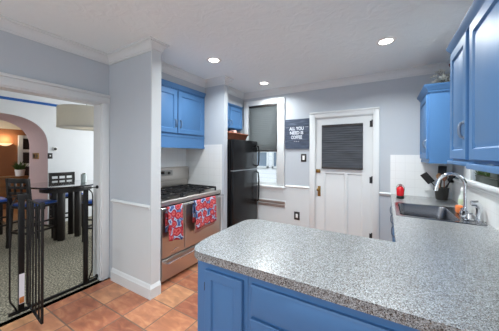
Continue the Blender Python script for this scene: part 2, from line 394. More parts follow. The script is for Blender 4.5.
def pull(M, x, z, L, r=.006, out=.028, base=-.02):
    """vertical bow pull in door-local coordinates"""
    pts = [(x, base, z-L/2), (x, base-out*.7, z-L/2+.006), (x, base-out, z-L/4), (x, base-out*1.08, z), (x, base-out, z+L/4), (x, base-out*.7, z+L/2-.006), (x, base, z+L/2)]
    mb = MB().tube([M @ Vector(p) for p in pts], r, 8)
    for q in (z-L/2, z+L/2):
        c = M @ Vector((x, base+.001, q)); mb.sphere(c, .011, 6)
    return mb

# ------------------------------------------------------------------ setting
XL, XR, YB, ZC = -2.814, .70, 3.744, 2.6
XA = -2.87            # back wall of the range / fridge alcoves
YS0, YS1, XE = 1.508, 1.612, -2.042   # stub wall
YR = -2.3             # rear wall
struct('floor', MB().box(-2.97, .85, YR-.2, YB+.2, -.1, 0), tile_m)
struct('ceiling', MB().box(-2.97, .85, YR-.2, YB+.2, ZC, ZC+.1), ceil_m)
# left wall with the wide opening to the dining room (opening y -.35..1.378, z 0..2.03)
OY0, OY1, OZ = -.35, 1.423, 2.03
struct('wall_left', MB().box(XL-.14, XL, OY1, YS1, 0, ZC).box(XL-.14, XL, OY0, OY1, OZ, ZC).box(XL-.14, XL, YR-.2, OY0, 0, ZC)
       .box(XL-.14, XA, YS1, YB+.2, 0, ZC), wall_m)
struct('wall_stub', MB().box(XL, XE, YS0, YS1, 0, ZC), wall_m)
struct('wall_divider', MB().box(XA, -2.085, 2.78, 2.865, 0, ZC), wall_m)
struct('trim_1', MB().box(-2.56, -2.458, YS1, 2.78, 2.40, ZC).box(-2.56, -2.35, 2.865, YB, 2.33, ZC), wall_m)   # bulkheads over the cabinets
# back wall with window hole and door hole
WX0, WX1, WZ0, WZ1 = -2.23, -1.645, .87, 2.35
DX0, DX1, DZ = -.985, -.165, 2.035
bw = MB()
bw.box(-2.97, WX0, YB, YB+.16, 0, ZC).box(WX0, WX1, YB, YB+.16, 0, WZ0).box(WX0, WX1, YB, YB+.16, WZ1, ZC)
bw.box(WX1, DX0, YB, YB+.16, 0, ZC).box(DX0, DX1, YB, YB+.16, DZ, ZC).box(DX1, .85, YB, YB+.16, 0, ZC)
struct('wall_back', bw, wall_m)
RY0, RY1, RZ0, RZ1 = 2.28, 2.95, 1.22, 2.05
rw = MB()
rw.box(XR, XR+.16, RY1, YB, 0, ZC).box(XR, XR+.16, RY0, RY1, 0, RZ0).box(XR, XR+.16, RY0, RY1, RZ1, ZC).box(XR, XR+.16, -.2, RY0, 0, ZC)
rw.box(XR, XR+.16, -1.8, -.2, 0, .8).box(XR, XR+.16, -1.8, -.2, 2.2, ZC).box(XR, XR+.16, YR-.2, -1.8, 0, ZC)
struct('wall_right', rw, wall_m)
rr = MB().box(-2.97, -2.35, YR-.16, YR, 0, ZC).box(-2.35, .35, YR-.16, YR, 0, .65).box(-2.35, .35, YR-.16, YR, 2.25, ZC).box(.35, .85, YR-.16, YR, 0, ZC)
struct('wall_rear', rr, wall_m)

# wainscot sheets (white below the rail), plus a white sheet over the stub end
wz = .885
struct('trim_2', MB().box(-1.64, -1.075, YB-.012, YB, .1, wz).box(-2.36, -1.64, YB-.012, YB, .1, .80), wain_m)
struct('trim_3', MB().box(-2.72, XE-.0, YS0-.008, YS0, .1, .90).box(XE-.001, XE+.012, YS0-.008, YS1+.002, .1, ZC-.1), wain_m)  # second box covers the stub end in white nearly to the ceiling
# chair rail
crail = [(0, .885), (.012, .885), (.014, .897), (.026, .905), (.03, .918), (.022, .926), (.012, .932), (0, .932)]
struct('trim_4', MB().sweep(crail, [(-2.72, YS0), (XE-.004, YS0)]), trim_m)
struct('trim_5', MB().sweep(crail, [(-1.49, YB), (-1.08, YB)]).sweep(crail, [(-.085, YB), (.05, YB)]), trim_m)
# baseboards
bprof = [(0, 0), (.026, 0), (.026, .10), (.02, .108), (.018, .128), (.008, .14), (0, .14)]
struct('baseboard_left', MB().sweep(bprof, [(-2.72, YS0), (XE+.0, YS0), (XE+.0, YS1)]), trim_m)
struct('baseboard_back', MB().sweep(bprof, [(-2.0, YB), (-1.08, YB)]).sweep(bprof, [(-.08, YB), (.06, YB)]), trim_m)
# crown moulding
H = .105
cprof = [(0, ZC), (0, ZC-H), (.010, ZC-H), (.012, ZC-H+.018), (.018, ZC-H+.020), (.024, ZC-.058), (.042, ZC-.034), (.05, ZC-.03), (.052, ZC-.018), (.064, ZC-.014), (.064, ZC)]
struct('trim_6', MB().sweep(cprof, [(XL, -1.2), (XL, YS0), (XE, YS0), (XE, YS1), (-2.458, YS1), (-2.458, 2.78), (-2.085, 2.78), (-2.085, 2.865), (-2.35, 2.865), (-2.35, YB), (XR, YB), (XR, -1.2)]), trim_m)

# opening casing on the kitchen side + jamb lining
cas = MB()
cas.box(XL, XL+.02, OY1, YS0-.004, 0, 2.13, c=.003).box(XL, XL+.02, OY0-.12, OY0, 0, 2.13, c=.003)
cas.box(XL, XL+.022, OY0-.13, YS0-.002, OZ, 2.105, c=.003).box(XL, XL+.034, OY0-.14, YS0-.001, 2.105, 2.135, c=.006)
cas.box(XL-.15, XL+.004, OY1-.012, OY1+.002, 0, OZ).box(XL-.15, XL+.004, OY0, OY0+.012, 0, OZ).box(XL-.15, XL+.004, OY0, OY1, OZ-.012, OZ+.001)
struct('trim_7', cas, trim_m)
# tile
struct('trim_8', MB().box(XA, -2.12, 2.772, 2.78, .0, 1.60).box(XA, XA+.008, YS1, 2.772, 0, 1.60), wtile_m)
struct('trim_9', MB().box(.045, XR, YB-.008, YB, .915, 1.455), wtile_m)
struct('trim_10', MB().box(XR-.008, XR, .6, YB-.008, .915, 1.16), wtile_m)
struct('trim_11', MB().box(XR-.03, XR, 1.3, YB-.008, 1.16, 1.185, c=.004), trim_m)

# --------------------------------------------------------------- window 1 (back wall)
w1 = MB(); y = YB
w1.box(WX0-.10, WX0, y-.022, y, .90, 2.44, c=.004).box(WX1, WX1+.135, y-.022, y, .90, 2.44, c=.004).box(WX0, WX1, y-.022, y, WZ1, 2.44, c=.004)
w1.box(WX1+.10, WX1+.137, y-.032, y, .90, 2.445, c=.004)
win1 = struct('window_1', w1, trim_m)
obj('window_sill', MB().box(WX0-.13, WX1+.16, y-.06, y+.05, .872, .90, c=.005).box(WX0-.1, WX1+.13, y-.02, y, .80, .872, c=.003), trim_m, win1)
sash = MB()
for (z0, z1, dy) in ((.90, 1.60, .05), (1.58, WZ1, .085)):
    sash.box(WX0, WX0+.045, y+dy, y+dy+.03, z0, z1).box(WX1-.045, WX1, y+dy, y+dy+.03, z0, z1).box(WX0+.045, WX1-.045, y+dy, y+dy+.03, z0, z0+.05).box(WX0+.045, WX1-.045, y+dy, y+dy+.03, z1-.04, z1)
obj('window_sash', sash, trim_m, win1)
obj('window_pane', MB().box(WX0+.04, WX1-.04, y+.062, y+.066, .94, 1.57).box(WX0+.04, WX1-.04, y+.098, y+.102, 1.62, WZ1-.03), glass_m, win1)

def pleated(name, x0, x1, z0, z1, yf, label, fab, p=.017):
    t = thing(name, ((x0+x1)/2, yf, z0), label, 'blind')
    pts = []; n = int((z1-z0-.05)/p)
    zz = [z1-.03-i*(z1-z0-.05)/n for i in range(n+1)]
    mb = MB(); o = 0; vs = []; fs = []
    for i, z in enumerate(zz):
        d = 0 if i % 2 else -.0035
        vs += [(x0, yf+d, z), (x1, yf+d, z), (x0, yf+.02-d, z), (x1, yf+.02-d, z)]
    for i in range(n):
        a = i*4; fs += [(a, a+1, a+5, a+4), (a+3, a+2, a+6, a+7), (a+1, a+3, a+7, a+5), (a+2, a, a+4, a+6)]
    fs += [(0, 2, 3, 1), (n*4, n*4+1, n*4+3, n*4+2)]
    obj('shade_fabric', mb.add(vs, fs), fab, t, 10)
    obj('head_rail', MB().box(x0, x1, yf-.012, yf+.03, z1-.03, z1, c=.003), dplast_m, t)
    obj('bottom_rail', MB().box(x0, x1, yf-.012, yf+.03, z0, z0+.028, c=.004), dplast_m, t)
    return t
pleated('window_blind', WX0+.004, WX1-.004, 1.50, 2.345, YB+.005, 'half lowered charcoal pleated blind in the window behind the refrigerator', shadeA_m)

# --------------------------------------------------------------- door 1
dc = MB()
dc.box(DX0-.09, DX0, y-.022, y, 0, 2.125, c=.004).box(DX1, DX1+.078, y-.022, y, 0, 2.125, c=.004).box(DX0, DX1, y-.022, y, DZ, 2.125, c=.004)
dc.box(DX0-.092, DX1+.08, y-.032, y, 2.10, 2.128, c=.005)
dc.box(DX0-.001, DX0+.012, y-.004, y+.15, 0, DZ).box(DX1-.012, DX1+.001, y-.004, y+.15, 0, DZ).box(DX0, DX1, y-.004, y+.15, DZ-.012, DZ+.001)
struct('trim_12', dc, trim_m)
dl = MB(); dx0, dx1, dz1 = DX0+.014, DX1-.014, DZ-.014
gx0, gx1, gz0, gz1 = -.875, -.30, 1.27, 1.90
yd = y+.004
dl.box(dx0, gx0, yd, yd+.04, .01, dz1).box(gx1, dx1, yd, yd+.04, .01, dz1).box(gx0, gx1, yd, yd+.04, gz1, dz1).box(gx0, gx1, yd, yd+.04, 1.165, gz0)
for (a, b) in ((-.835, -.545), (-.51, -.305)):
    pass
dl.box(-.545+.0, -.508, yd, yd+.04, .22, 1.165).box(gx0, -.84, yd, yd+.04, .22, 1.165).box(-.302, gx1, yd, yd+.04, .22, 1.165).box(gx0, gx1, yd, yd+.04, .01, .22)
door = struct('door_1', dl, trim_m)
for (a, b) in ((-.84, -.545), (-.508, -.302)):
    m_ = MB(); M = frameM((a, yd+.04, .22), '-y'); ww, hh = b-a, .945
    m_.rings([(0, ww, 0, hh, 0), (0, ww, 0, hh, -.036), (.012, ww-.012, .012, hh-.012, -.024), (.02, ww-.02, .02, hh-.02, -.024)], M)
    obj('door_panel', m_, trim_m, door)
gl = MB().box(gx0, gx1, yd+.018, yd+.022, gz0, gz1); obj('door_pane', gl, glass_m, door)
hg = bronze_m
for z in (1.90, 1.09, .28):
    h = MB().tube([(DX1-.014, yd-.008, z-.045), (DX1-.014, yd-.008, z+.045)], .008, 8).box(DX1-.045, DX1-.014, yd-.003, yd, z-.045, z+.045).sphere((DX1-.014, yd-.008, z+.05), .009, 6)
    obj('hinge', h, iron_m, door)
dbm = MB().box(-.972, -.905, yd-.012, yd, 1.165, 1.222, c=.004).tube([(-.93, yd-.01, 1.193), (-.93, yd-.03, 1.193)], .02, 14).box(-.945, -.915, yd-.045, yd-.028, 1.188, 1.198)
obj('deadbolt', dbm, bronze_m, door)
obj('escutcheon', MB().box(-.945, -.90, yd-.006, yd, .79, .955, c=.004), bronze_m, door)
obj('door_knob', MB().tube([(-.925, yd-.004, .90), (-.925, yd-.035, .90)], .009, 8).sphere((-.925, yd-.052, .90), .026, 10), bronze_m, door)
pleated('door_blind', gx0-.004, gx1+.004, 1.235, 1.915, yd-.028, 'fully lowered charcoal pleated blind hanging on the white door', shadeB_m)

# --------------------------------------------------------------- window 2 (over the sink)
w2 = MB()
w2.box(XR-.02, XR, RY1, RY1+.22, RZ0-.02, 2.16, c=.004).box(XR-.02, XR, RY0-.1, RY0, RZ0-.02, 2.16, c=.004).box(XR-.02, XR, RY0, RY1, RZ1, 2.16, c=.004)
win2 = struct('window_2', w2, trim_m)
obj('window_sill', MB().box(XR-.05, XR+.12, RY0-.12, RY1+.24, RZ0-.03, RZ0, c=.005), trim_m, win2)
s2 = MB()
s2.box(XR+.10, XR+.13, RY0, RY0+.045, RZ0, RZ1).box(XR+.10, XR+.13, RY1-.045, RY1, RZ0, RZ1).box(XR+.10, XR+.13, RY0+.045, RY1-.045, RZ0, RZ0+.05).box(XR+.10, XR+.13, RY0+.045, RY1-.045, RZ1-.05, RZ1).box(XR+.10, XR+.13, RY0+.045, RY1-.045, 1.6, 1.64)
obj('window_sash', s2, trim_m, win2)
obj('window_pane', MB().box(XR+.113, XR+.117, RY0+.04, RY1-.04, RZ0+.04, RZ1-.04), glass_m, win2)

# --------------------------------------------------------------- dining room & parlor shell
DYL, DYR, DXF = -.8, 4.2, -5.9
struct('floor_dining', MB().box(-6.9, XL-.156+.2, DYL-.2, DYR, -.1, .0).box(-2.97, -2.83, OY0, OY1, 0, .006), carpet_m)
struct('ceiling_dining', MB().box(DXF-1.0, -2.97, DYL-.2, DYR, ZC, ZC+.1), white_m)
aw = MB()
A0, A1 = .50, 1.963
cy_, ry_, cz_, rz_ = (A0+A1)/2, (A1-A0)/2, 1.55, .62
arc = [(cy_+ry_*math.copysign(abs(math.cos(t))**.8, math.cos(t)), cz_+rz_*math.sin(t)**.8) for t in [PI*i/28 for i in range(29)]]
def archwall(x0, x1, ya, yb):
    mb = MB()
    mb.box(x0, x1, ya, A0, 0, ZC).box(x0, x1, A1, yb, 0, ZC)
    pts = [(yy, zz) for yy, zz in arc]
    for i in range(len(pts)-1):
        (ya_, za), (yb_, zb) = pts[i], pts[i+1]
        vs = [(x0, ya_, za), (x0, yb_, zb), (x0, yb_, ZC), (x0, ya_, ZC), (x1, ya_, za), (x1, yb_, zb), (x1, yb_, ZC), (x1, ya_, ZC)]
        mb.add(vs, [(0, 1, 2, 3), (7, 6, 5, 4), (0, 4, 5, 1), (2, 6, 7, 3)])
    return mb
struct('wall_dining_far', archwall(DXF-.012, DXF, DYL-.2, DYR), white_m)
struct('wall_arch', archwall(-6.9, DXF-.012, DYL-.2, DYR), pink_m)
struct('wall_dining_right', MB().box(-6.9, -5.6, DYR, DYR+.1, 0, ZC).box(-5.6, -3.2, DYR, DYR+.1, 0, .7).box(-5.6, -3.2, DYR, DYR+.1, 2.3, ZC).box(-3.2, -2.97, DYR, DYR+.1, 0, ZC), white_m)
dn = MB().box(-6.9, -2.97, DYL-.1, DYL, 0, ZC)
struct('wall_dining_left', dn, white_m)
struct('trim_13', MB().box(DXF, DXF+.012, DYL, DYR, 2.42, 2.468), tape_m)
struct('floor_parlor', MB().box(-9.7, -6.9, -.5, 4.2, -.1, .0), plank_m)
struct('wall_parlor', MB().box(-9.6, -9.5, -.5, 4.2, 0, 2.16), brown_m)
struct('trim_14', MB().box(-9.6, -9.49, -.5, 4.2, 2.16, ZC), cream_m)
struct('wall_parlor_right', MB().box(-9.5, -6.9, 4.1, 4.2, 0, ZC), brown_m)
struct('wall_parlor_left', MB().box(-9.5, -9.25, -.5, -.4, 0, ZC).box(-7.55, -6.9, -.5, -.4, 0, ZC).box(-9.25, -7.55, -.5, -.4, 0, .7).box(-9.25, -7.55, -.5, -.4, 2.3, ZC), brown_m)
struct('ceiling_parlor', MB().box(-9.6, -6.9, -.5, 4.2, ZC, ZC+.1), cream_m)
# glazed white door in the far room
d2 = MB()
for z in (.0, .62, 1.05, 1.48, 1.9): d2.box(-9.5, -9.45, 2.50, 3.3, z, z+.09)
for yy in (2.44, 2.87, 3.24): d2.box(-9.5, -9.44, yy, yy+.10, 0, 1.99)
d2.box(-9.5, -9.47, 2.5, 3.3, 0, .62)
dr2 = struct('door_2', d2, trim_m)
obj('door_pane', MB().box(-9.49, -9.485, 2.5, 3.3, .66, 1.95), glass_m, dr2)
obj('door_backing', MB().box(-9.498, -9.492, 2.5, 3.3, .66, 1.95), mat('dark_pane', (40, 44, 46), .3), dr2)  # plain dark sheet set behind the glass

# --------------------------------------------------------------- outdoors seen through the windows
struct('floor_outside', MB().box(-12, 14, YB+.16, 16, -.3, -.2).box(.86, 14, -6, YB+.16, -.3, -.2), extg_m)
nb = thing('neighbour_house', (-2.5, 7.2, -.2), 'white sided neighbouring house beyond the kitchen window', 'house')
obj('siding_wall', MB().box(-7, 3, 7.0, 8.5, -.2, 5), siding_m, nb)
for (x0, x1) in ((-4.05, -3.45), (-3.2, -2.75)):
    fr = MB().box(x0-.06, x0, 6.95, 7.02, 1.0, 2.1).box(x1, x1+.06, 6.95, 7.02, 1.0, 2.1).box(x0-.06, x1+.06, 6.95, 7.02, 2.04, 2.1).box(x0-.06, x1+.06, 6.95, 7.02, 1.0, 1.06).box(x0, x1, 6.96, 7.01, 1.52, 1.56)
    fw = obj('house_window', fr, trim_m, nb)
    obj('house_pane', MB().box(x0, x1, 6.985, 7.0, 1.06, 2.04), mat('sky_grey_pane', (120, 134, 148), .1), fw)

# --------------------------------------------------------------- recessed ceiling lamps and added fill from above
lamp_e = emat('lamp_glow', (255, 250, 240), 14)
first = None
for i, (x, yy, lab) in enumerate(((-.01, 2.704, 'recessed ceiling light nearest the right-hand upper cabinets'), (-1.813, 2.207, 'recessed ceiling light in front of the range alcove'), (-1.70, 3.322, 'recessed ceiling light nearest the window and refrigerator'))):
    if first is None:
        t = thing('recessed_light', (x, yy, ZC), lab, 'ceiling light', 'recessed ceiling lights')
        obj('trim_ring', MB().lathe([(.058, -.004), (.064, -.009), (.085, -.007), (.092, -.001), (.092, 0), (.058, 0)], (x, yy, ZC), 32, ring=True), plast_m, t)
        obj('lens', MB().lathe([(1e-6, -.006), (.05, -.005), (.058, -.003), (.058, -.001), (1e-6, -.001)], (x, yy, ZC), 32), lamp_e, t)
        first = t
    else:
        t = copy_tree(first); t.location = (x, yy, ZC); t['label'] = lab
for x, yy, watts in ((-.01, 2.704, 25), (-1.813, 2.207, 17), (-1.70, 3.322, 17), (-.7, 1.0, 27), (-2.0, -.9, 24)):  # last two have no fixture: unseen lights added for brightness
    l = bpy.data.lights.new('downlight_or_fill', 'AREA'); l.shape = 'DISK'; l.size = .11; l.energy = watts; l.color = (.93, .98, 1); l.spread = math.radians(150)
    o = bpy.data.objects.new('downlight_or_fill', l); COL.objects.link(o); o.location = (x, yy, ZC-.012)

# --------------------------------------------------------------- range
RX, RY_0, RY_1 = -2.13, 1.70, 2.765
t = thing('range', ((RX+XA)/2, 2.23, 0), 'wide stainless steel gas range standing in the alcove with two towels on its rail', 'stove')
xb = XA+.012
obj('body', MB().box(xb, RX-.03, RY_0, RY_1, .03, .872).box(xb, RX-.06, RY_0+.03, RY_1-.03, 0, .03), steel_m, t)
obj('cooktop', MB().box(xb+.05, RX-.055, RY_0, RY_1, .872, .912, c=.004), steel_m, t)
# front control rail, sloped
obj('front_rail', MB().prism([(RX-.056, .915), (RX-.01, .925), (RX+.004, .915), (RX+.004, .872), (RX-.056, .872)], RY_1-RY_0, Matrix.Translation((0, RY_0, 0))), steel_m, t)
obj('vent_gap', MB().box(RX-.03, RX-.004, RY_0+.01, RY_1-.01, .855, .872), iron_m, t)
bgp = obj('backguard', MB().prism([(xb, .912), (xb+.055, .912), (xb+.05, 1.05), (xb+.075, 1.06), (xb+.075, 1.22), (xb+.06, 1.25), (xb+.02, 1.255), (xb, 1.25)], RY_1-RY_0-.01, Matrix.Translation((0, RY_0+.005, 0))), steel_m, t)
obj('clock_panel', MB().box(xb+.074, xb+.08, 2.08, 2.42, 1.13, 1.215, c=.002), mat('grey_panel', (150, 148, 144), .35, metal=.5), bgp)
obj('clock_display', MB().box(xb+.079, xb+.083, 2.12, 2.27, 1.16, 1.20), black_m, bgp)
obj('timer_knob', MB().tube([(xb+.078, 2.35, 1.17), (xb+.098, 2.35, 1.17)], .018, 14), iron_m, bgp)
for gi, (ya, yb) in enumerate(((1.73, 2.07), (2.07, 2.40), (2.40, 2.74))):
    x0, x1 = xb+.12, RX-.075; z = .966
    g = MB()
    for yy in (ya+.012, (ya+yb)/2, yb-.012): g.box(x0, x1, yy-.0075, yy+.0075, z-.014, z+.006)
    for xx in (x0, x0+(x1-x0)*.28, (x0+x1)/2, x0+(x1-x0)*.72, x1): g.box(xx-.0075, xx+.0075, ya+.006, yb-.006, z-.014, z+.006)
    for xx in (x0, x1):
        for yy in (ya+.012, yb-.012): g.box(xx-.008, xx+.008, yy-.008, yy+.008, .911, z)
    for xx in (x0+(x1-x0)*.28, x0+(x1-x0)*.72):
        for q in range(4):
            an = PI/4+q*PI/2; g.box(-.0, .05, -.004, .004, 0, .02, Matrix.Translation((xx, (ya+yb)/2, z-.008)) @ Matrix.Rotation(an, 4, 'Z') @ Matrix.Translation((.03, 0, 0)))
    obj('grate', g, iron_m, t)
    for xx in (x0+(x1-x0)*.28, x0+(x1-x0)*.72):
        bz = MB().lathe([(.06, .0), (.058, .006), (.04, .010), (.038, .02), (.044, .022), (.044, .028), (.03, .031), (1e-6, .032)], (xx, (ya+yb)/2, .911), 20)
        obj('burner', bz, steeld_m if gi == 1 else iron_m, t)
ysp = 2.045
for (ya, yb) in ((RY_0+.006, ysp-.004), (ysp+.004, RY_1-.006)):
    M = frameM((RX-.03, ya, .29), '+x'); ww, hh = yb-ya, .56
    dd = MB().rings([(0, ww, 0, hh, 0), (0, ww, 0, hh, -.03), (.006, ww-.006, .006, hh-.006, -.036)], M)
    d = obj('oven_door', dd, steel_m, t)
    hz = .848
    hb = MB().tube([(RX+.05, ya+.002, hz), (RX+.05, yb-.002, hz)], .012, 12)
    for yy in (ya+.012, yb-.012): hb.tube([(RX-.0, yy, hz-.015), (RX+.05, yy, hz)], .009, 8)
    obj('handle', hb, chrome_m, d)
M = frameM((RX-.03, RY_0+.006, .035), '+x'); ww = RY_1-RY_0-.012
d = obj('drawer', MB().rings([(0, ww, 0, .235, 0), (0, ww, 0, .235, -.03), (.006, ww-.006, .006, .229, -.036)], M), steel_m, t)
hb = MB().tube([(RX+.042, RY_0+.05, .235), (RX+.042, RY_1-.05, .235)], .011, 12)
for yy in (RY_0+.06, RY_1-.06): hb.tube([(RX, yy, .23), (RX+.042, yy, .235)], .009, 8)
obj('handle', hb, chrome_m, d)
obj('badge', MB().box(RX+.006, RX+.009, 1.84, 1.90, .325, .338).tube([(RX+.008, 1.875, .345), (RX+.008, 1.90, .356), (RX+.008, 1.93, .35)], .003, 6), chrome_m, t)

def towel(ya, yb, zlow0, zlow1, label):
    """folded dish towel over the oven rail with two hanging leaves"""
    t = thing('dish_towel', (RX+.05, (ya+yb)/2, zlow0), label, 'towel', 'floral dish towels on the oven rail')
    N = 16; prof = []
    hz = .848; r = .017
    back = [(-r, hz-.02-i*.06) for i in range(5)][::-1]
    top = [(r*math.cos(a), hz+r*math.sin(a)) for a in [PI-PI*i/8 for i in range(9)]]
    nF = 12
    vs = []; fs = []
    rows = None
    for j in range(N+1):
        f = j/N; yy = ya+(yb-ya)*f
        zl = zlow0+(zlow1-zlow0)*f
        wv = .010*math.sin(f*9.0+.7)
        front = [(r+.002+(.004+wv)*min(1, (i+1)/5)+.012*(i+1)/nF, hz-.0-(hz-zl)*(i+1)/nF) for i in range(nF)]
        p = back+top+front; rows = len(p)
        yc = (ya+yb)/2
        for k, (dx, z) in enumerate(p):
            sq = 1-.10*max(0, (hz-z))/.35
            vs.append((RX+.05+dx, yc+(yy-yc)*(1.06 - .12*(1 if z > hz-.05 else 0)*(1-abs(2*f-1)**2)*0) , z))
    for j in range(N):
        for k in range(rows-1): a = j*rows+k; fs.append((a, a+1, a+rows+1, a+rows))
    mb = MB().add(vs, fs)
    o = obj('towel_cloth', mb, floral_m, t, 80)
    sm = o.modifiers.new('thick', 'SOLIDIFY'); sm.thickness = .006; sm.offset = 0
    return t, zlow0
towel(1.737, 1.94, .50, .46, 'red and blue floral dish towel at the left end of the oven rail')
t2, _ = towel(2.16, 2.55, .51, .53, 'wide red floral dish towel with pale lining showing, right on the oven rail')
vs = []
ln = MB(); N = 14
for j in range(N+1):
    f = j/N; yy = 2.165+.38*f; vs += [(RX+.056+.006*math.sin(f*9), yy, .58), (RX+.058+.006*math.sin(f*9), yy, .455+.03*f)]
ln.add(vs, [(2*j, 2*j+1, 2*j+3, 2*j+2) for j in range(N)])
o = obj('towel_lining', ln, lining_m, t2, 80); sm = o.modifiers.new('thick', 'SOLIDIFY'); sm.thickness = .004

# --------------------------------------------------------------- cabinet over the range
UX = -2.445
t = thing('range_cabinet', (-2.65, 2.2, 1.536), 'blue double-door wall cabinet with hood panel above the range', 'cabinet')
cz0, cz1 = 1.70, 2.36
obj('cabinet_box', MB().box(XA+.01, UX-.022, YS1+.004, 2.776, cz0, cz1), blue_m, t)
obj('cornice', MB().sweep([(0, 2.345), (.006, 2.345), (.012, 2.36), (.03, 2.385), (.032, 2.40), (0, 2.40)], [(UX-.022, YS1+.004), (UX-.022, 2.774)]), blue_m, t)
dent = MB()
for k in range(38): dent.box(UX-.022, UX-.008, 1.64+k*.03, 1.655+k*.03, 2.328, 2.345)
obj('dentil_trim', dent, blue_m, t)
for (ya, yb, side) in ((1.72, 2.212, 1), (2.226, 2.735, 0)):
    M = frameM((UX-.021, ya, 1.735), '+x'); ww, hh = yb-ya, .575
    d = obj('door', raised(MB(), ww, hh, M, .021, .06), blue_m, t)
    obj('handle', pull(M, ww-.035 if side else .035, .13, .10), pewter_m, d)
obj('hood_panel', MB().box(UX-.06, UX-.022, YS1+.004, 2.774, 1.536, 1.70).box(UX-.022, UX-.012, YS1+.004, 2.774, 1.536, 1.565).box(UX-.022, UX-.015, YS1+.004, 2.774, 1.69, 1.715), blue_m, t)
obj('hood_underside', MB().box(XA+.012, UX-.06, YS1+.01, 2.77, 1.56, 1.58), mat('hood_grey', (150, 150, 152), .4, metal=.6), t)

# --------------------------------------------------------------- refrigerator
FX, FY0, FY1 = -2.0, 2.90, 3.665
t = thing('refrigerator', (-2.36, (FY0+FY1)/2, 0), 'black top-freezer refrigerator beside the window', 'refrigerator')
obj('body', MB().box(-2.74, FX-.065, FY0, FY1, .03, 1.685, c=.006).box(-2.7, FX-.1, FY0+.03, FY1-.03, 0, .03), black_m, t)
d = obj('freezer_door', MB().box(FX-.06, FX, FY0, FY1, 1.205, 1.685, c=.012), black_m, t)
obj('handle', MB().tube([(FX, FY1-.05, 1.245), (FX+.04, FY1-.045, 1.26), (FX+.05, FY1-.04, 1.35), (FX+.05, FY1-.04, 1.5), (FX+.04, FY1-.045, 1.59), (FX, FY1-.05, 1.605)], .013, 10), black_m, d)
d = obj('fridge_door', MB().box(FX-.06, FX, FY0, FY1, .06, 1.19, c=.012), black_m, t)
obj('handle', MB().tube([(FX, FY1-.05, .62), (FX+.04, FY1-.045, .64), (FX+.05, FY1-.04, .75), (FX+.05, FY1-.04, 1.0), (FX+.04, FY1-.045, 1.13), (FX, FY1-.05, 1.15)], .013, 10), black_m, d)
obj('door_seam', MB().box(FX-.05, FX+.002, FY0+.004, FY1-.004, 1.192, 1.204), mat('seam_silver', (176, 180, 184), .3, metal=.8), t)
obj('kick_grille', MB().box(FX-.06, FX-.03, FY0+.01, FY1-.01, .01, .055), rubber_m, t)

# cabinet over fridge
t = thing('fridge_cabinet', (-2.6, 3.28, 1.93), 'small blue wall cabinet above the refrigerator', 'cabinet')
obj('cabinet_box', MB().box(XA+.01, -2.362, 2.87, 3.70, 1.90, 2.31), blue_m, t)
obj('cornice', MB().sweep([(0, 2.30), (.006, 2.30), (.03, 2.325), (.03, 2.335), (0, 2.335)], [(-2.362, 2.87), (-2.362, 3.70)]), blue_m, t)
for (ya, yb, side) in ((2.88, 3.28, 1), (3.292, 3.692, 0)):
    M = frameM((-2.361, ya, 1.915), '+x'); d = obj('door', raised(MB(), yb-ya, .37, M, .02, .05), blue_m, t)
    obj('handle', pull(M, yb-ya-.03 if side else .03, .09, .08, .005), pewter_m, d)

# basket on the fridge
t = thing('wicker_basket', (-2.25, 3.30, 1.687), 'low red-brown wicker basket on top of the refrigerator', 'basket')
bk = MB()
for k in range(6):
    zz = 1.6985+k*.017; e = .006*k
    x0, x1, y0, y1 = -2.38-e*.3, -2.14+e, 2.96-e, 3.49+e
    pts = []
    for (cx_, cy2, a0) in ((x1-.04, y1-.04, 0), (x0+.04, y1-.04, 90), (x0+.04, y0+.04, 180), (x1-.04, y0+.04, 270)):
        for q in range(5): an = math.radians(a0+q*22.5); pts.append((cx_+.04*math.cos(an), cy2+.04*math.sin(an), zz))
    bk.tube(pts, .0105, 6, closed=True)
for k in range(14):
    yy = 2.98+k*.037; bk.tube([(-2.135, yy, 1.694), (-2.105, yy, 1.785)], .006, 6)
bk.box(-2.38, -2.14, 2.96, 3.49, 1.6875, 1.694)
obj('basket_body', bk, wicker_m, t)
pts = []
for (cx_, cy2, a0) in ((-2.145, 3.475, 0), (-2.37, 3.475, 90), (-2.37, 2.975, 180), (-2.145, 2.975, 270)):
    for q in range(5): an = math.radians(a0+q*22.5); pts.append((cx_+.045*math.cos(an), cy2+.045*math.sin(an), 1.79))
obj('basket_rim', MB().tube(pts, .013, 8, closed=True), wicker_m, t)
one('snack_packet', MB().box(-2.30, -2.20, 3.20, 3.30, 1.695, 1.86, c=.015), mat('packet_pink', (206, 170, 160), .5), 'pale pink packet standing upright in the wicker basket', 'packet')
one('snack_packet', MB().box(-2.32, -2.20, 3.03, 3.16, 1.695, 1.83, c=.015), mat('packet_rust', (170, 80, 56), .5), 'rust coloured packet in the near end of the wicker basket', 'packet')
one('storage_tin', MB().lathe([(.05, 0), (.052, .005), (.052, .125), (.055, .127), (.055, .14), (1e-6, .142)], (-2.26, 3.40, 1.695), 20), mat('tin_dark', (70, 60, 58), .4), 'dark round tin at the far end of the wicker basket', 'tin')

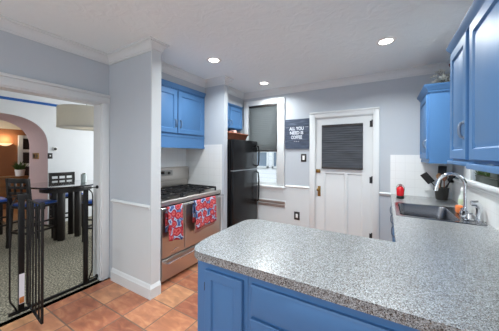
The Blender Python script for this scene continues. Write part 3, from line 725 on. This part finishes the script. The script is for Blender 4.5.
# --------------------------------------------------------------- back wall small things
sx0, sx1, sz0, sz1 = -1.495, -1.083, 1.545, 2.045
t = thing('coffee_sign', ((sx0+sx1)/2, YB, sz0), 'navy wooden sign with white lettering about coffee, left of the door', 'sign')
sb = MB()
for k in range(4): h = (sz1-sz0)/4; sb.box(sx0, sx1, YB-.02, YB-.001, sz0+k*h+.0012, sz0+(k+1)*h-.0012)
obj('board', sb, sign_m, t)
def lettering(txt, x, z, size, yy, parent, m, sxs=1.0):
    cu = bpy.data.curves.new('lettering', 'FONT'); cu.body = txt; cu.size = size; cu.align_x = 'CENTER'; cu.extrude = .001; cu.offset = .0024
    ob = bpy.data.objects.new('tmp', cu); COL.objects.link(ob)
    me = bpy.data.meshes.new_from_object(ob.evaluated_get(bpy.context.evaluated_depsgraph_get()))
    COL.objects.unlink(ob); bpy.data.objects.remove(ob)
    M = Matrix.Translation(Vector((x, yy, z))-wloc(parent)) @ Matrix.Rotation(PI/2, 4, 'X') @ Matrix.Diagonal((sxs, 1, 1, 1))
    me.transform(M); me.materials.clear(); me.materials.append(m)
    o = bpy.data.objects.new('lettering', me); COL.objects.link(o); o.parent = parent; return o
letter_m = mat('sign_white_paint', (212, 218, 226), .6)
scx = (sx0+sx1)/2-.005
lettering('ALL YOU', scx, 1.86, .076, YB-.0215, t, letter_m, .80)
lettering('NEED IS', scx, 1.79, .072, YB-.0215, t, letter_m, .92)
lettering('COFFEE', scx, 1.715, .076, YB-.0215, t, letter_m, .72)
lettering('- - -', scx, 1.66, .05, YB-.0215, t, letter_m, 1.1)
for (a, b) in ((sx0+.01, scx-.14), (scx+.14, sx1-.01)): obj('painted_rule', MB().box(a, b, YB-.0212, YB-.0195, 1.905, 1.909), letter_m, t)

t = thing('light_switch', (-1.175, YB, 1.35), 'dark light switch plate below the sign, left of the door', 'switch')
obj('plate', MB().box(-1.22, -1.13, YB-.008, YB-.0, 1.335, 1.465, c=.003), dplast_m, t)
obj('rocker', MB().box(-1.193, -1.157, YB-.013, YB-.007, 1.365, 1.435, c=.002), plast_m, t)
t = thing('power_outlet', (-1.285, YB-.012, .37), 'dark plate with white power outlet low on the white wall', 'outlet')
obj('plate', MB().box(-1.33, -1.235, YB-.02, YB-.012, .365, .50, c=.003), dplast_m, t)
obj('receptacle', MB().box(-1.30, -1.265, YB-.025, YB-.019, .40, .465, c=.002), plast_m, t)
t = thing('wall_register', (-1.73, YB-.012, .52), 'taupe slotted heat register on the wall below the window', 'vent')
obj('frame', MB().box(-2.02, -1.48, YB-.018, YB-.012, .525, .66, c=.002), wain_m, t)
for k in range(2): obj('slat', MB().box(-2.005, -1.495, YB-.028, YB-.017, .545+k*.056, .588+k*.056, c=.003), grille_m, t)

# --------------------------------------------------------------- countertop, base cabinets
CXL, CXP, PY0, PY1 = .052, -.998, .955, 1.695
def arcpts(cx, cy, r, a0, a1, n=8): return [(cx+r*math.cos(math.radians(a0+(a1-a0)*i/n)), cy+r*math.sin(math.radians(a0+(a1-a0)*i/n))) for i in range(n+1)]
SX0, SX1, SY0, SY1 = .095, .535, 2.46, 3.09
zt0, zt1 = .871, .915
poly = [(CXP, 1.2), (-.995, 1.13), (-.986, 1.07), (-.968, 1.015), (-.94, .978), (-.91, .961), (-.88, PY0)]+[(XR, PY0)]+[(XR, SY0), (SX1, SY0), (SX0, SY0), (CXL, SY0)]+[(CXL, PY1+.0), ]+arcpts(CXP+.11, PY1-.11, .11, 90, 180)
ct = MB()
ct.slab(poly, zt0, zt1)
ct.box(CXL, SX0, SY0, SY1, zt0, zt1).box(SX1, XR, SY0, SY1, zt0, zt1).box(CXL, XR-.0, SY1, YB-.008, zt0, zt1)
bm = bmesh.new(); me_ = bpy.data.meshes.new('t'); me_.from_pydata(ct.v, [], ct.f); bm.from_mesh(me_)
one('countertop', ct, granite_m, 'grey speckled L-shaped countertop with the sink let into its far leg', 'countertop'); bm.free()

def base_unit(x0, x1, label, fronts):
    t = thing('base_cabinet', ((x0+x1)/2, 1.3, 0), label, 'cabinet')
    yf = .985
    obj('cabinet_box', MB().box(x0, x1, yf+.02, 1.62, .10, .87), blue_m, t)
    obj('toe_kick', MB().box(x0, x1, yf+.07, 1.56, 0, .10), blue_m, t)
    for (kind, a, b, z0, z1) in fronts:
        M = frameM((a, yf+.02, z0), '-y')
        if kind == 'door':
            d = obj('door', raised(MB(), b-a, z1-z0, M, .021, .045), blue_m, t)
            hx = a-.006
            for zz in (z1-.1, z0+.1): obj('hinge', MB().tube([(hx, yf+.012, zz-.022), (hx, yf+.012, zz+.022)], .005, 8), iron_m, d)
        else:
            mb = MB().rings([(0, b-a, 0, z1-z0, 0), (0, b-a, 0, z1-z0, -.015), (.014, b-a-.014, .014, z1-z0-.014, -.022)], M); obj('drawer', mb, blue_m, t)
    return t
base_unit(-.938, -.60, 'blue single-door base cabinet at the free end of the peninsula', [('door', -.87, -.625, .13, .812)])
base_unit(-.598, .25, 'blue base cabinet with a wide drawer in the middle of the peninsula', [('drawer', -.575, .22, .662, .812), ('door', -.575, -.185, .13, .645), ('door', -.17, .22, .13, .645)])
t = thing('sink_cabinet', (.38, 2.7, 0), 'blue base cabinet below the sink along the right wall', 'cabinet')
obj('cabinet_box', MB().box(.092, .69, 1.70, 2.40, .10, .87).box(.092, .69, 3.14, YB-.01, .10, .87).box(.092, .69, 2.4, 3.14, .10, .60).box(.092, .105, 2.4, 3.14, .6, .87), blue_m, t)
obj('toe_kick', MB().box(.15, .69, 1.70, YB-.03, 0, .10), blue_m, t)
for (ya, yb) in ((1.75, 2.20), (2.22, 2.70), (2.72, 3.20), (3.22, 3.70)):
    M = frameM((.093, yb, .13), '-x'); d = obj('door', raised(MB(), yb-ya, .70, M, .02, .05), blue_m, t)
    obj('handle', pull(M, .04, .58, .10, .005), pewter_m, d)

# sink
t = thing('sink', ((SX0+SX1)/2, (SY0+SY1)/2, .69), 'stainless steel drop-in kitchen sink in the countertop', 'sink')
bm_ = MB(); zr = .9165
def rr(x0, x1, y0, y1, r, z, n=5):
    o = []
    for (cx_, cy2, a0) in ((x1-r, y1-r, 0), (x0+r, y1-r, 90), (x0+r, y0+r, 180), (x1-r, y0+r, 270)): o += [(a, b, z) for a, b in arcpts(cx_, cy2, r, a0, a0+90, n)]
    return o
loops = [rr(SX0-.02, SX1+.135, SY0-.025, SY1+.02, .03, .9155), rr(SX0-.017, SX1+.132, SY0-.022, SY1+.017, .03, .921), rr(SX0+.012, SX1-.012, SY0+.012, SY1-.012, .05, .919), rr(SX0+.016, SX1-.016, SY0+.016, SY1-.016, .055, .908), rr(SX0+.03, SX1-.03, SY0+.03, SY1-.03, .06, .73), rr(SX0+.07, SX1-.07, SY0+.07, SY1-.07, .06, .715)]
n = len(loops[0]); vs = [p for l in loops for p in l]; fs = [(i*n+k, i*n+(k+1) % n, (i+1)*n+(k+1) % n, (i+1)*n+k) for i in range(len(loops)-1) for k in range(n)]+[tuple((len(loops)-1)*n+k for k in range(n))]
o = obj('basin', bm_.add(vs, fs), steeld_m, t, 50)
obj('drain', MB().lathe([(.045, 0), (.045, .003), (.03, .002), (1e-6, .001)], ((SX0+SX1)/2, (SY0+SY1)/2, .7155), 20), chrome_m, t)

# faucet
fx, fy = .585, 2.66
t = thing('faucet', (fx, fy, .92), 'chrome gooseneck faucet arching over the sink', 'faucet')
obj('base', MB().lathe([(.032, 0), (.032, .008), (.024, .016), (.02, .05), (.024, .058), (.02, .066), (.016, .09)], (fx, fy, .9205), 20).box(fx-.03, fx+.03, fy-.11, fy+.11, .9205, .929, c=.003), chrome_m, t)
pts = [(fx, fy, 1.0), (fx, fy, 1.16)]+[(fx-.095+.095*math.cos(a), fy, 1.19+.098*math.sin(a)) for a in [PI*i/14 for i in range(13)]]+[(fx-.20, fy, 1.165)]
obj('spout', MB().tube(pts, .0142, 12), chrome_m, t)
obj('aerator', MB().tube([(fx-.199, fy, 1.17), (fx-.204, fy, 1.135)], .019, 12), chrome_m, t)
for s in (-1, 1):
    hb = MB().lathe([(.02, 0), (.02, .02), (.014, .035), (.014, .05), (1e-6, .056)], (fx, fy+s*.09, .928), 16).tube([(fx, fy+s*.09, .97), (fx+.02, fy+s*.13, .985)], .006, 8)
    obj('lever', hb, chrome_m, t)
t = thing('side_sprayer', (.645, 2.56, .92), 'chrome side sprayer standing right of the faucet', 'sprayer')
obj('holder', MB().lathe([(.026, 0), (.026, .006), (.018, .016), (.017, .05)], (.648, 2.575, .9205), 18), chrome_m, t)
obj('sprayer_head', MB().tube([(.648, 2.575, .965), (.652, 2.575, 1.0), (.65, 2.575, 1.035), (.63, 2.572, 1.062), (.60, 2.57, 1.06)], [.02, .021, .024, .026, .022], 14), chrome_m, t)

# dish soap & sponge
t = thing('soap_bottle', (.60, 3.02, .92), 'clear dish soap bottle with green label and orange liquid behind the faucet', 'bottle')
bx, by = .615, 2.90
t.location = (bx, by, .92)
obj('bottle_body', MB().lathe([(.026, 0), (.029, .006), (.029, .12), (.022, .15), (.011, .17), (.011, .195)], (bx, by, .9215), 18, None, 1, .75), mat('clear_soap_plastic', (214, 222, 214), .15), t)
obj('label', MB().lathe([(.0292, .07), (.0302, .072), (.0302, .118), (.0292, .12)], (bx, by, .9215), 18, None, 1, .75, ring=True), mat('label_green', (190, 208, 176), .5), t)
obj('cap', MB().lathe([(.013, .195), (.013, .215), (.006, .222), (.006, .235), (1e-6, .236)], (bx, by, .9215), 14), plast_m, t)
one('sponge', MB().box(.555, .61, 2.80, 2.87, .922, .99, c=.012), mat('sponge_orange', (226, 126, 70), .9, var=.2, vscale=60), 'orange sponge beside the faucet on the sink ledge', 'sponge')

# utensil crock and utensils
cx_, cyy = .575, 3.60
one('utensil_crock', MB().lathe([(.052, 0), (.057, .004), (.072, .14), (.075, .145), (.069, .145), (.054, .012), (1e-6, .010)], (cx_, cyy, .916), 24), crock_m, 'dark crock holding kitchen utensils in the counter corner', 'crock')
def utensil(dx, dy, tipx, tipy, tipz, kind, m, label):
    b = Vector((cx_+dx, cyy+dy, .94)); tp = Vector((cx_+tipx, cyy+tipy, tipz)); d = (tp-b).normalized()
    t = thing('kitchen_utensil', b, label, 'utensil', 'utensils in the crock')
    obj('shaft', MB().tube([b, b+(tp-b)*.72], .006, 8), m, t)
    hd = MB(); c = b+(tp-b)*.86; ax = d.cross(Vector((-.45, -.9, 0))).normalized(); q = Matrix((ax, d.cross(ax), d)).transposed().to_4x4(); M = Matrix.Translation(c) @ q
    L = (tp-b).length*.17
    if kind == 'spatula': hd.box(-.042, .042, -.004, .004, -L*1.3, L, M, c=.003)
    elif kind == 'ladle':
        hd.add([], []); pr = [(1e-6, -.03), (.025, -.022), (.038, 0), (.036, 0), (.024, -.018), (1e-6, -.026)]
        hd.lathe(pr, (0, 0, 0), 14, M @ Matrix.Rotation(.9, 4, 'X'))
        hd.tube([M @ Vector((0, 0, -L)), M @ Vector((0, .02, -.01))], .005, 8)
    else: hd.lathe([(1e-6, -L), (.016, -L*.7), (.032, -L*.1), (.032, L*.4), (.014, L*.9), (1e-6, L)], (0, 0, 0), 14, M, 1, .3)
    obj('head', hd, m, t); return t
bpl = mat('black_nylon', (26, 26, 27), .45)
utensil(.04, -.004, -.175, -.01, 1.215, 'spatula', bpl, 'black nylon spatula leaning left out of the crock')
utensil(-.02, -.03, -.03, -.04, 1.23, 'spoon', spoon_m, 'light wooden spoon standing left of centre in the crock')
utensil(.028, .03, .03, .035, 1.22, 'spoon', mat('reddish_wood', (146, 90, 60), .5), 'reddish wooden spoon standing at the centre of the crock')
utensil(-.012, .042, .02, .075, 1.31, 'spatula', bpl, 'tall black slotted turner at the back of the crock')
utensil(.0, -.036, .10, -.05, 1.25, 'spoon', bpl, 'black nylon spoon leaning right out of the crock')
utensil(-.04, .012, .115, .02, 1.19, 'ladle', bpl, 'black ladle hanging over the right rim of the crock')

# red lantern shaped canister
rx, ry = .148, 3.42
t = thing('red_canister', (rx, ry, .916), 'small red canister with dark base near the left end of the far counter', 'canister')
obj('base', MB().lathe([(.036, 0), (.04, .004), (.04, .03), (.034, .036)], (rx, ry, .9158), 24), rubber_m, t)
obj('body', MB().lathe([(.035, .036), (.04, .042), (.041, .10), (.037, .125), (.028, .143), (.018, .15)], (rx, ry, .9158), 24), red_m, t)
obj('lid_knob', MB().lathe([(.018, .15), (.02, .156), (.012, .166), (.012, .17), (1e-6, .173)], (rx, ry, .9158), 18), mat('dark_red', (96, 16, 24), .3), t)
obj('wire_bail', MB().tube([(rx-.043, ry, 1.02), (rx-.04, ry, 1.06), (rx-.02, ry, 1.085), (rx, ry, 1.092), (rx+.02, ry, 1.085), (rx+.04, ry, 1.06), (rx+.043, ry, 1.02)], .003, 6), mat('dark_red', (96, 16, 24), .3), t)

# --------------------------------------------------------------- right upper cabinets
UXR = .37
def upper(name, y0, y1, label, doors, z0=1.40, z1=2.19):
    t = thing(name, (.53, (y0+y1)/2, z0), label, 'cabinet')
    obj('cabinet_box', MB().box(UXR+.02, XR-.009 if y1 > 3 else XR-.001, y0, y1, z0, z1-.02), blue_m, t)
    for (ya, yb, zz0, zz1, hside) in doors:
        M = frameM((UXR+.021, yb, zz0), '-x'); d = obj('door', raised(MB(), yb-ya, zz1-zz0, M, .021, .055), blue_m, t)
        if hside is not None: obj('handle', pull(M, .032 if hside == 0 else yb-ya-.03, .165, .085, .008, .02), pewter_m, d)
    return t
t = upper('wall_cabinet', 3.10, YB-.002, 'blue single-door wall cabinet in the far right corner under a crown of dried flowers', [(3.14, 3.70, 1.41, 2.11, 1)], 1.385, 2.16)
cp = [(0, 2.125), (.012, 2.125), (.012, 2.14), (.02, 2.145), (.028, 2.165), (.046, 2.185), (.05, 2.2), (0, 2.2)]
obj('cornice', MB().sweep(cp, [(XR-.01, 3.10), (UXR+.02, 3.10), (UXR+.02, YB-.003)][::-1]), blue_m, t)
dent = MB()
for k in range(10): dent.box(.40+k*.028, .414+k*.028, 3.088, 3.10, 2.118, 2.134)
obj('dentil_trim', dent, blue_m, t)
obj('light_rail', MB().box(UXR+.015, XR-.01, 3.098, 3.112, 1.365, 1.386).box(UXR+.015, UXR+.03, 3.112, YB-.004, 1.365, 1.386), blue_m, t)
t = upper('wall_cabinet', .75, 2.085, 'large blue double-door wall cabinet nearest on the right wall', [(1.69, 2.055, 1.43, 2.135, 1), (.80, 1.63, 1.43, 2.135, None)], 1.415, 2.17)
obj('cornice', MB().sweep([(0, 2.15), (.008, 2.15), (.014, 2.165), (.03, 2.19), (.032, 2.20), (0, 2.20)], [(XR-.002, 2.085), (UXR+.02, 2.085), (UXR+.02, .75)]), blue_m, t)
obj('light_rail', MB().box(UXR-.008, UXR+.03, 1.60, 2.09, 1.395, 1.418, c=.004).box(UXR-.018, UXR+.03, .75, 1.60, 1.385, 1.412, c=.004).box(UXR+.02, XR-.003, 2.07, 2.086, 1.395, 1.416), blue_m, t)

# decoration on the corner cabinet
def leaf(mb, c, d, L, wd):
    d = Vector(d).normalized(); s_ = d.cross(Vector((.3, .2, 1))).normalized(); nn = d.cross(s_)
    c = Vector(c); mb.add([c, c+d*L*.5+s_*wd+nn*wd*.3, c+d*L, c+d*L*.5-s_*wd+nn*wd*.3, c+d*L*.5-nn*wd*.15], [(0, 4, 1), (1, 4, 2), (2, 4, 3), (3, 4, 0)])
t = thing('dried_flowers', (.54, 3.28, 2.20), 'pale dried flower arrangement on top of the corner wall cabinet', 'flowers')
obj('vase', MB().lathe([(.03, 0), (.035, .005), (.045, .05), (.03, .08), (.033, .085), (.026, .085), (.024, .07)], (.56, 3.3, 2.17), 18), plast_m, t)
fl = MB(); st = MB()
for k in range(46):
    a = random.uniform(0, 2*PI); e = random.uniform(.1, 1.1); L = random.uniform(.07, .16)
    d = Vector((math.cos(a)*math.cos(e), math.sin(a)*math.cos(e)*.6, math.sin(e))); p = Vector((.56, 3.3, 2.25)); q = p+d*L
    st.tube([p, p+d*L*.5+Vector((0, 0, .01)), q], .0018, 5)
    for j in range(5): leaf(fl, q, (random.uniform(-1, 1), random.uniform(-1, 1), random.uniform(-.4, 1)), .032, .011)
obj('blooms', fl, pale_m, t); obj('stems', st, mat('stem_tan', (130, 120, 96), .7), t)
t = thing('red_ornament', (.60, 3.22, 2.18), 'small dark red bird ornament beside the dried flowers on the cabinet', 'ornament')
obj('post', MB().tube([(.595, 3.2, 2.171), (.60, 3.2, 2.38)], .012, 8).lathe([(.03, 0), (.03, .012), (.012, .016)], (.595, 3.2, 2.17), 14), mat('grey_post', (120, 118, 112), .6), t)
obj('bird_body', MB().sphere((.602, 3.2, 2.40), .024, 8, 1.4, .9, .9).sphere((.578, 3.2, 2.415), .014, 8), mat('dark_red', (96, 16, 24), .3), t)

# planter on the window sill
t = thing('sill_planter', (.74, 2.66, RZ0), 'long dark green planter of succulents on the sill of the sink window', 'planter')
px0, px1, py0, py1 = .69, .775, 2.36, 2.83
obj('trough', MB().box(px0, px1, py0, py1, RZ0+.001, RZ0+.055, c=.004).box(px0-.005, px1+.005, py0-.005, py1+.005, RZ0+.048, RZ0+.06, c=.003), dgreen_m, t)
pm = MB()
for k in range(26):
    yy = random.uniform(2.56, 2.82); xx = random.uniform(.705, .76)
    for j in range(6):
        a = j*PI/3+random.random(); leaf(pm, (xx, yy, RZ0+.055), (math.cos(a)*.7, math.sin(a)*.7, random.uniform(.5, 1.3)), random.uniform(.04, .075), .011)
obj('succulents', pm, green_m, t)
pm = MB()
for k in range(6):
    yy = random.uniform(2.70, 2.83)
    for j in range(6): a = j*PI/3; leaf(pm, (.72, yy, RZ0+.07), (math.cos(a), math.sin(a), random.uniform(.5, 1)), .035, .010)
obj('pink_blooms', pm, mat('dusty_pink', (176, 120, 124), .6), t)
obj('pebble_bed', MB().box(px0+.006, px1-.006, py0+.006, py1-.006, RZ0+.05, RZ0+.064), mat('dark_soil', (60, 56, 46), .9, var=.4, vscale=80), t)
one('picture_box', MB().box(.70, .765, 2.39, 2.53, RZ0+.0641, RZ0+.10, c=.003), dgreen_m, 'small dark box lying in the near end of the sill planter', 'box')

# --------------------------------------------------------------- baby gate in the opening
GX = -2.865
t = thing('baby_gate', (GX, 1.02, 0), 'black metal baby gate across the opening with its door swung open into the kitchen', 'gate')
gz = 1.06
obj('threshold_bar', MB().box(GX-.012, GX+.012, .68, 1.408, .0065, .032, c=.003), blackm_m, t)
for (ya, yb) in ((1.268, 1.308), (.742, .782)): obj('post', MB().box(GX-.016, GX+.016, ya, yb, .03, gz, c=.003), blackm_m, t)
obj('side_frame', MB().tube([(GX, 1.305, gz-.01), (GX, 1.325, gz-.012), (GX, 1.352, gz-.05), (GX, 1.356, gz-.09), (GX, 1.356, .17), (GX, 1.352, .13), (GX, 1.325, .06), (GX, 1.318, .03)], .0065, 8), blackm_m, t)
obj('side_frame', MB().tube([(GX, .745, gz-.01), (GX, .725, gz-.012), (GX, .692, gz-.08), (GX, .688, gz-.12), (GX, .688, .17), (GX, .692, .13), (GX, .725, .06), (GX, .732, .03)], .0065, 8), blackm_m, t)
for (y0_, y1_, z) in ((1.30, 1.40, gz+.01), (.748, .66, gz+.004), (1.31, 1.40, .05)):
    sp = obj('pressure_spindle', MB().tube([(GX, y0_, z), (GX, y1_, z)], .006, 8), blackm_m, t)
    if y0_ > 1: obj('pressure_pad', MB().tube([(GX, y1_-.002, z), (GX, 1.4102, z)], .019, 12), rubber_m, sp)
obj('latch_housing', MB().box(GX-.02, GX+.02, .735, .80, gz-.03, gz+.02, c=.004), rubber_m, t)
lb = MB().box(GX+.0165, GX+.018, .744, .781, .09, .36)
lo = obj('care_sticker', lb, paper_m, t)
obj('printed_band', MB().box(GX+.0182, GX+.0186, .746, .779, .095, .15), orange_m, lo)
# open door
h0 = Vector((GX+.02, .80, 0)); h1 = Vector((-2.40, .765, 0)); dv = h1-h0
gd = MB().tube([h0+Vector((0, 0, gz-.03)), h0+dv+Vector((0, 0, gz-.03)), h0+dv+Vector((0, 0, .075)), h0+Vector((0, 0, .075))], .010, 8, closed=True)
gdo = obj('gate_door', gd, blackm_m, t)
for k in range(1, 5):
    p = h0+dv*(k/5); obj('bar', MB().tube([p+Vector((0, 0, .07)), p+Vector((0, 0, gz-.025))], .0065, 8), blackm_m, gdo)
obj('latch', MB().box(-.02, .02, -.012, .012, -.02, .035, Matrix.Translation(h1+Vector((0, 0, gz-.04))), c=.004), rubber_m, gdo)

# --------------------------------------------------------------- dining furniture
TX, TY = -4.80, 1.86
t = thing('dining_table', (TX, TY, 0), 'round counter-height dark wood dining table beyond the gate', 'table')
obj('tabletop', MB().lathe([(1e-6, -.03), (.52, -.03), (.54, -.02), (.545, -.01), (.54, 0), (1e-6, 0)], (TX, TY, .935), 48), mat('table_gloss', (48, 36, 32), .08, var=.2, coat=1.), t)
obj('apron', MB().lathe([(.34, -.09), (.36, -.09), (.36, 0), (.34, 0)], (TX, TY, .905), 40, ring=True), dwood_m, t)
for k in range(4):
    a = math.radians(45+90*k); c = Vector((TX+.17*math.cos(a), TY+.17*math.sin(a), 0)); M = Matrix.Translation(c) @ Matrix.Rotation(a, 4, 'Z')
    obj('leg', MB().box(-.04, .04, -.04, .04, 0, .90, M, c=.005), dwood_m, t)

def make_chair():
    t = thing('dining_chair', (0, 0, 0), '', 'chair', 'dark counter-height chairs around the dining table')
    # faces +Y, seat centre at origin
    obj('seat', MB().box(-.215, .215, -.2, .215, .60, .635, c=.006), dwood_m, t)
    obj('seat_cushion', MB().box(-.205, .205, -.19, .205, .634, .675, c=.016), fabric_m, t)
    for sx in (-1, 1):
        obj('leg', MB().box(sx*.19-.021, sx*.19+.021, .165, .207, 0, .605, c=.003), dwood_m, t)
        b = MB(); x = sx*.19
        pr = [(-.24, 0), (-.195, 0), (-.165, .6), (-.175, .62), (-.215, 1.07), (-.25, 1.07), (-.215, .62), (-.205, .6)]
        b.add([(x-.021, yy, z) for yy, z in pr]+[(x+.021, yy, z) for yy, z in pr], [tuple(range(8)), tuple(range(15, 7, -1))]+[(i, 8+i, 8+(i+1) % 8, (i+1) % 8) for i in range(8)])
        obj('leg', b, dwood_m, t)
        obj('stretcher', MB().box(x-.012, x+.012, -.19, .17, .22, .25).box(x-.012, x+.012, -.185, .17, .36, .385), dwood_m, t)
    obj('stretcher', MB().box(-.18, .18, .175, .197, .22, .25), dwood_m, t)
    obj('stretcher', MB().box(-.18, .18, -.215, -.195, .22, .25), dwood_m, t)
    for (z0, z1, yy) in ((1.0, 1.07, -.232), (.91, .95, -.222), (.82, .86, -.214)):
        obj('back_rail', MB().box(-.18, .18, yy-.011, yy+.011, z0, z1, c=.003), dwood_m, t)
    for x in (-.06, .06): obj('back_slat', MB().box(x-.012, x+.012, -.235, -.213, .84, 1.02, c=.002), dwood_m, t)
    return t
ch = make_chair()
spots = [(-4.88, 1.45, 20, 'dark wooden chair on the left of the round table, its back turned to the gate'),
         (-5.42, 2.10, -92, 'dark wooden chair with blue seat behind the round table, against the white wall'),
         (-4.17, 2.14, 112, 'dark chair with blue seat right of the table, partly hidden by the opening frame'),
         (-5.74, 1.12, 0, 'dark chair at the left edge of view with only its blue seat corner showing')]
for i, (x, yy, a, lab) in enumerate(spots):
    c = ch if i == 0 else copy_tree(ch)
    c.location = (x, yy, 0); c.rotation_euler = (0, 0, math.radians(a)); c['label'] = lab

t = thing('glass_jar', (-4.72, 2.12, .925), 'clear glass jar with greenery standing on the round dining table', 'jar')
jx, jy = -4.66, 2.06
t.location = (jx, jy, .935)
obj('jar_glass', MB().lathe([(.04, 0), (.045, .004), (.045, .14), (.04, .15), (.037, .15), (.041, .138), (.041, .008), (1e-6, .008)], (jx, jy, .9355), 20), mat('pale_jar_glass', (196, 208, 206), .1), t)
jl = MB()
for k in range(16): a = k*2.4; leaf(jl, (jx, jy, 1.06), (math.cos(a)*.6, math.sin(a)*.6, 1), .05, .014)
obj('sprigs', jl, green_m, t)

# pendant
px, py = -4.55, 2.05
t = thing('pendant_lamp', (px, py, ZC), 'large cream drum pendant lamp above the dining table', 'lamp')
obj('drum_shade', MB().lathe([(.405, 1.892), (.408, 1.892), (.408, 2.235), (.405, 2.235), (.402, 2.233), (.402, 1.894)], (px, py, 0), 48, ring=True), shade_m, t)
obj('hem', MB().lathe([(.41, 1.889), (.412, 1.893), (.412, 1.907), (.408, 1.909), (.404, 1.889)], (px, py, 0), 48, ring=True), shade_m, t)
obj('diffuser', MB().lathe([(1e-6, 1.897), (.401, 1.897), (.401, 1.901), (1e-6, 1.901)], (px, py, 0), 40), shade_m, t)
obj('canopy', MB().lathe([(.06, 0), (.055, -.02), (.01, -.03)], (px, py, ZC), 20), chrome_m, t)
obj('stem', MB().tube([(px, py, ZC-.02), (px, py, 2.215)], .008, 8), chrome_m, t)
sp = MB()
for k in range(3): a = k*2*PI/3; sp.tube([(px, py, 2.215), (px+.403*math.cos(a), py+.403*math.sin(a), 2.215)], .004, 6)
obj('spider', sp, chrome_m, t)
l = bpy.data.lights.new('pendant_fill', 'POINT'); l.energy = 4; l.color = (1, .93, .82); l.shadow_soft_size = .045  # added inside the shade so its underside reads brighter
o = bpy.data.objects.new('pendant_fill', l); COL.objects.link(o); o.location = (px, py, 2.04)
obj('bulb', MB().sphere((px, py, 2.13), .04, 8), emat('bulb_glow', (255, 236, 200), 4), t)

# dining wall plates
t = thing('wall_switch', (DXF, 1.995, 1.35), 'small dark switch plate on the white dining wall beside the arch', 'switch')
obj('plate', MB().box(DXF, DXF+.008, 1.955, 2.035, 1.345, 1.46, c=.002), dplast_m, t); obj('toggle', MB().box(DXF+.007, DXF+.016, 1.985, 2.005, 1.39, 1.42), plast_m, t)
t = thing('thermostat', (DXF, 2.075, 1.54), 'small round thermostat on the white dining wall above the switch', 'thermostat')
obj('back_ring', MB().lathe([(.045, 0), (.045, .012), (.036, .02)], (0, 0, 0), 20, Matrix.Translation((DXF, 2.075, 1.545)) @ Matrix.Rotation(PI/2, 4, 'Y')), plast_m, t)
obj('dial', MB().lathe([(.026, .018), (.026, .028), (1e-6, .03)], (0, 0, 0), 16, Matrix.Translation((DXF, 2.075, 1.545)) @ Matrix.Rotation(PI/2, 4, 'Y')), iron_m, t)
t = thing('arch_switch', (-6.52, A1, 1.34), 'wide brass double switch plate inside the pink archway', 'switch')
obj('plate', MB().box(-6.70, -6.36, A1-.008, A1, 1.33, 1.46, c=.002), bronze_m, t)
for k in range(2): obj('toggle', MB().box(-6.64+k*.17, -6.57+k*.17, A1-.016, A1-.007, 1.36, 1.43), dplast_m, t)

# parlor
t = thing('wall_sconce', (-9.5, 2.17, 1.70), 'half-bowl wall sconce glowing on the brown wall beyond the arch', 'lamp')
obj('bowl', MB().lathe([(1e-6, 0), (.04, .005), (.10, .03), (.145, .07), (.15, .08), (.14, .08), (.09, .04), (.04, .018), (1e-6, .015)], (-9.48, 2.17, 1.66), 28, None, .8, 1), emat('sconce_glow', (255, 222, 176), 1.1), t)
obj('wall_plate', MB().box(-9.5, -9.48, 2.12, 2.22, 1.64, 1.76, c=.003), bronze_m, t)
l = bpy.data.lights.new('sconce_light', 'POINT'); l.energy = 6; l.color = (1, .8, .55); l.shadow_soft_size = .06
o = bpy.data.objects.new('sconce_light', l); COL.objects.link(o); o.location = (-9.36, 2.17, 1.85)
t = thing('sideboard', (-8.7, 1.75, 0), 'brown wooden sideboard in the room beyond the arch', 'sideboard')
bxx0, bxx1 = -8.95, -8.5; by0, by1 = 1.1, 2.40
obj('carcass', MB().box(bxx0, bxx1, by0, by1, .08, .80).box(bxx0+.03, bxx1-.03, by0+.03, by1-.03, 0, .08), mwood_m, t)
obj('top', MB().box(bxx0-.01, bxx1+.02, by0-.02, by1+.02, .80, .83, c=.004), mwood_m, t)
for k in range(3):
    for (ya, yb) in ((1.12, 1.74), (1.76, 2.38)):
        d = obj('drawer', MB().box(bxx1, bxx1+.018, ya, yb, .11+k*.23, .11+k*.23+.21, c=.004), mwood_m, t)
        obj('knob', MB().sphere((bxx1+.03, (ya+yb)/2, .215+k*.23), .016, 6), bronze_m, d)
t = thing('potted_plant', (-8.7, 2.22, .83), 'green leafy plant in a white pot on the brown sideboard', 'plant')
obj('pot', MB().lathe([(.08, 0), (.085, .005), (.105, .17), (.11, .175), (.098, .175), (.09, .15), (1e-6, .15)], (-8.66, 2.27, .8305), 24), plast_m, t)
lf = MB()
for k in range(60):
    a = random.uniform(0, 2*PI); e = random.uniform(.5, 1.4); leaf(lf, (-8.66+random.uniform(-.05, .05), 2.27+random.uniform(-.05, .05), .99), (math.cos(a)*math.cos(e), math.sin(a)*math.cos(e), math.sin(e)), random.uniform(.12, .30), .022)
obj('foliage', lf, green_m, t)
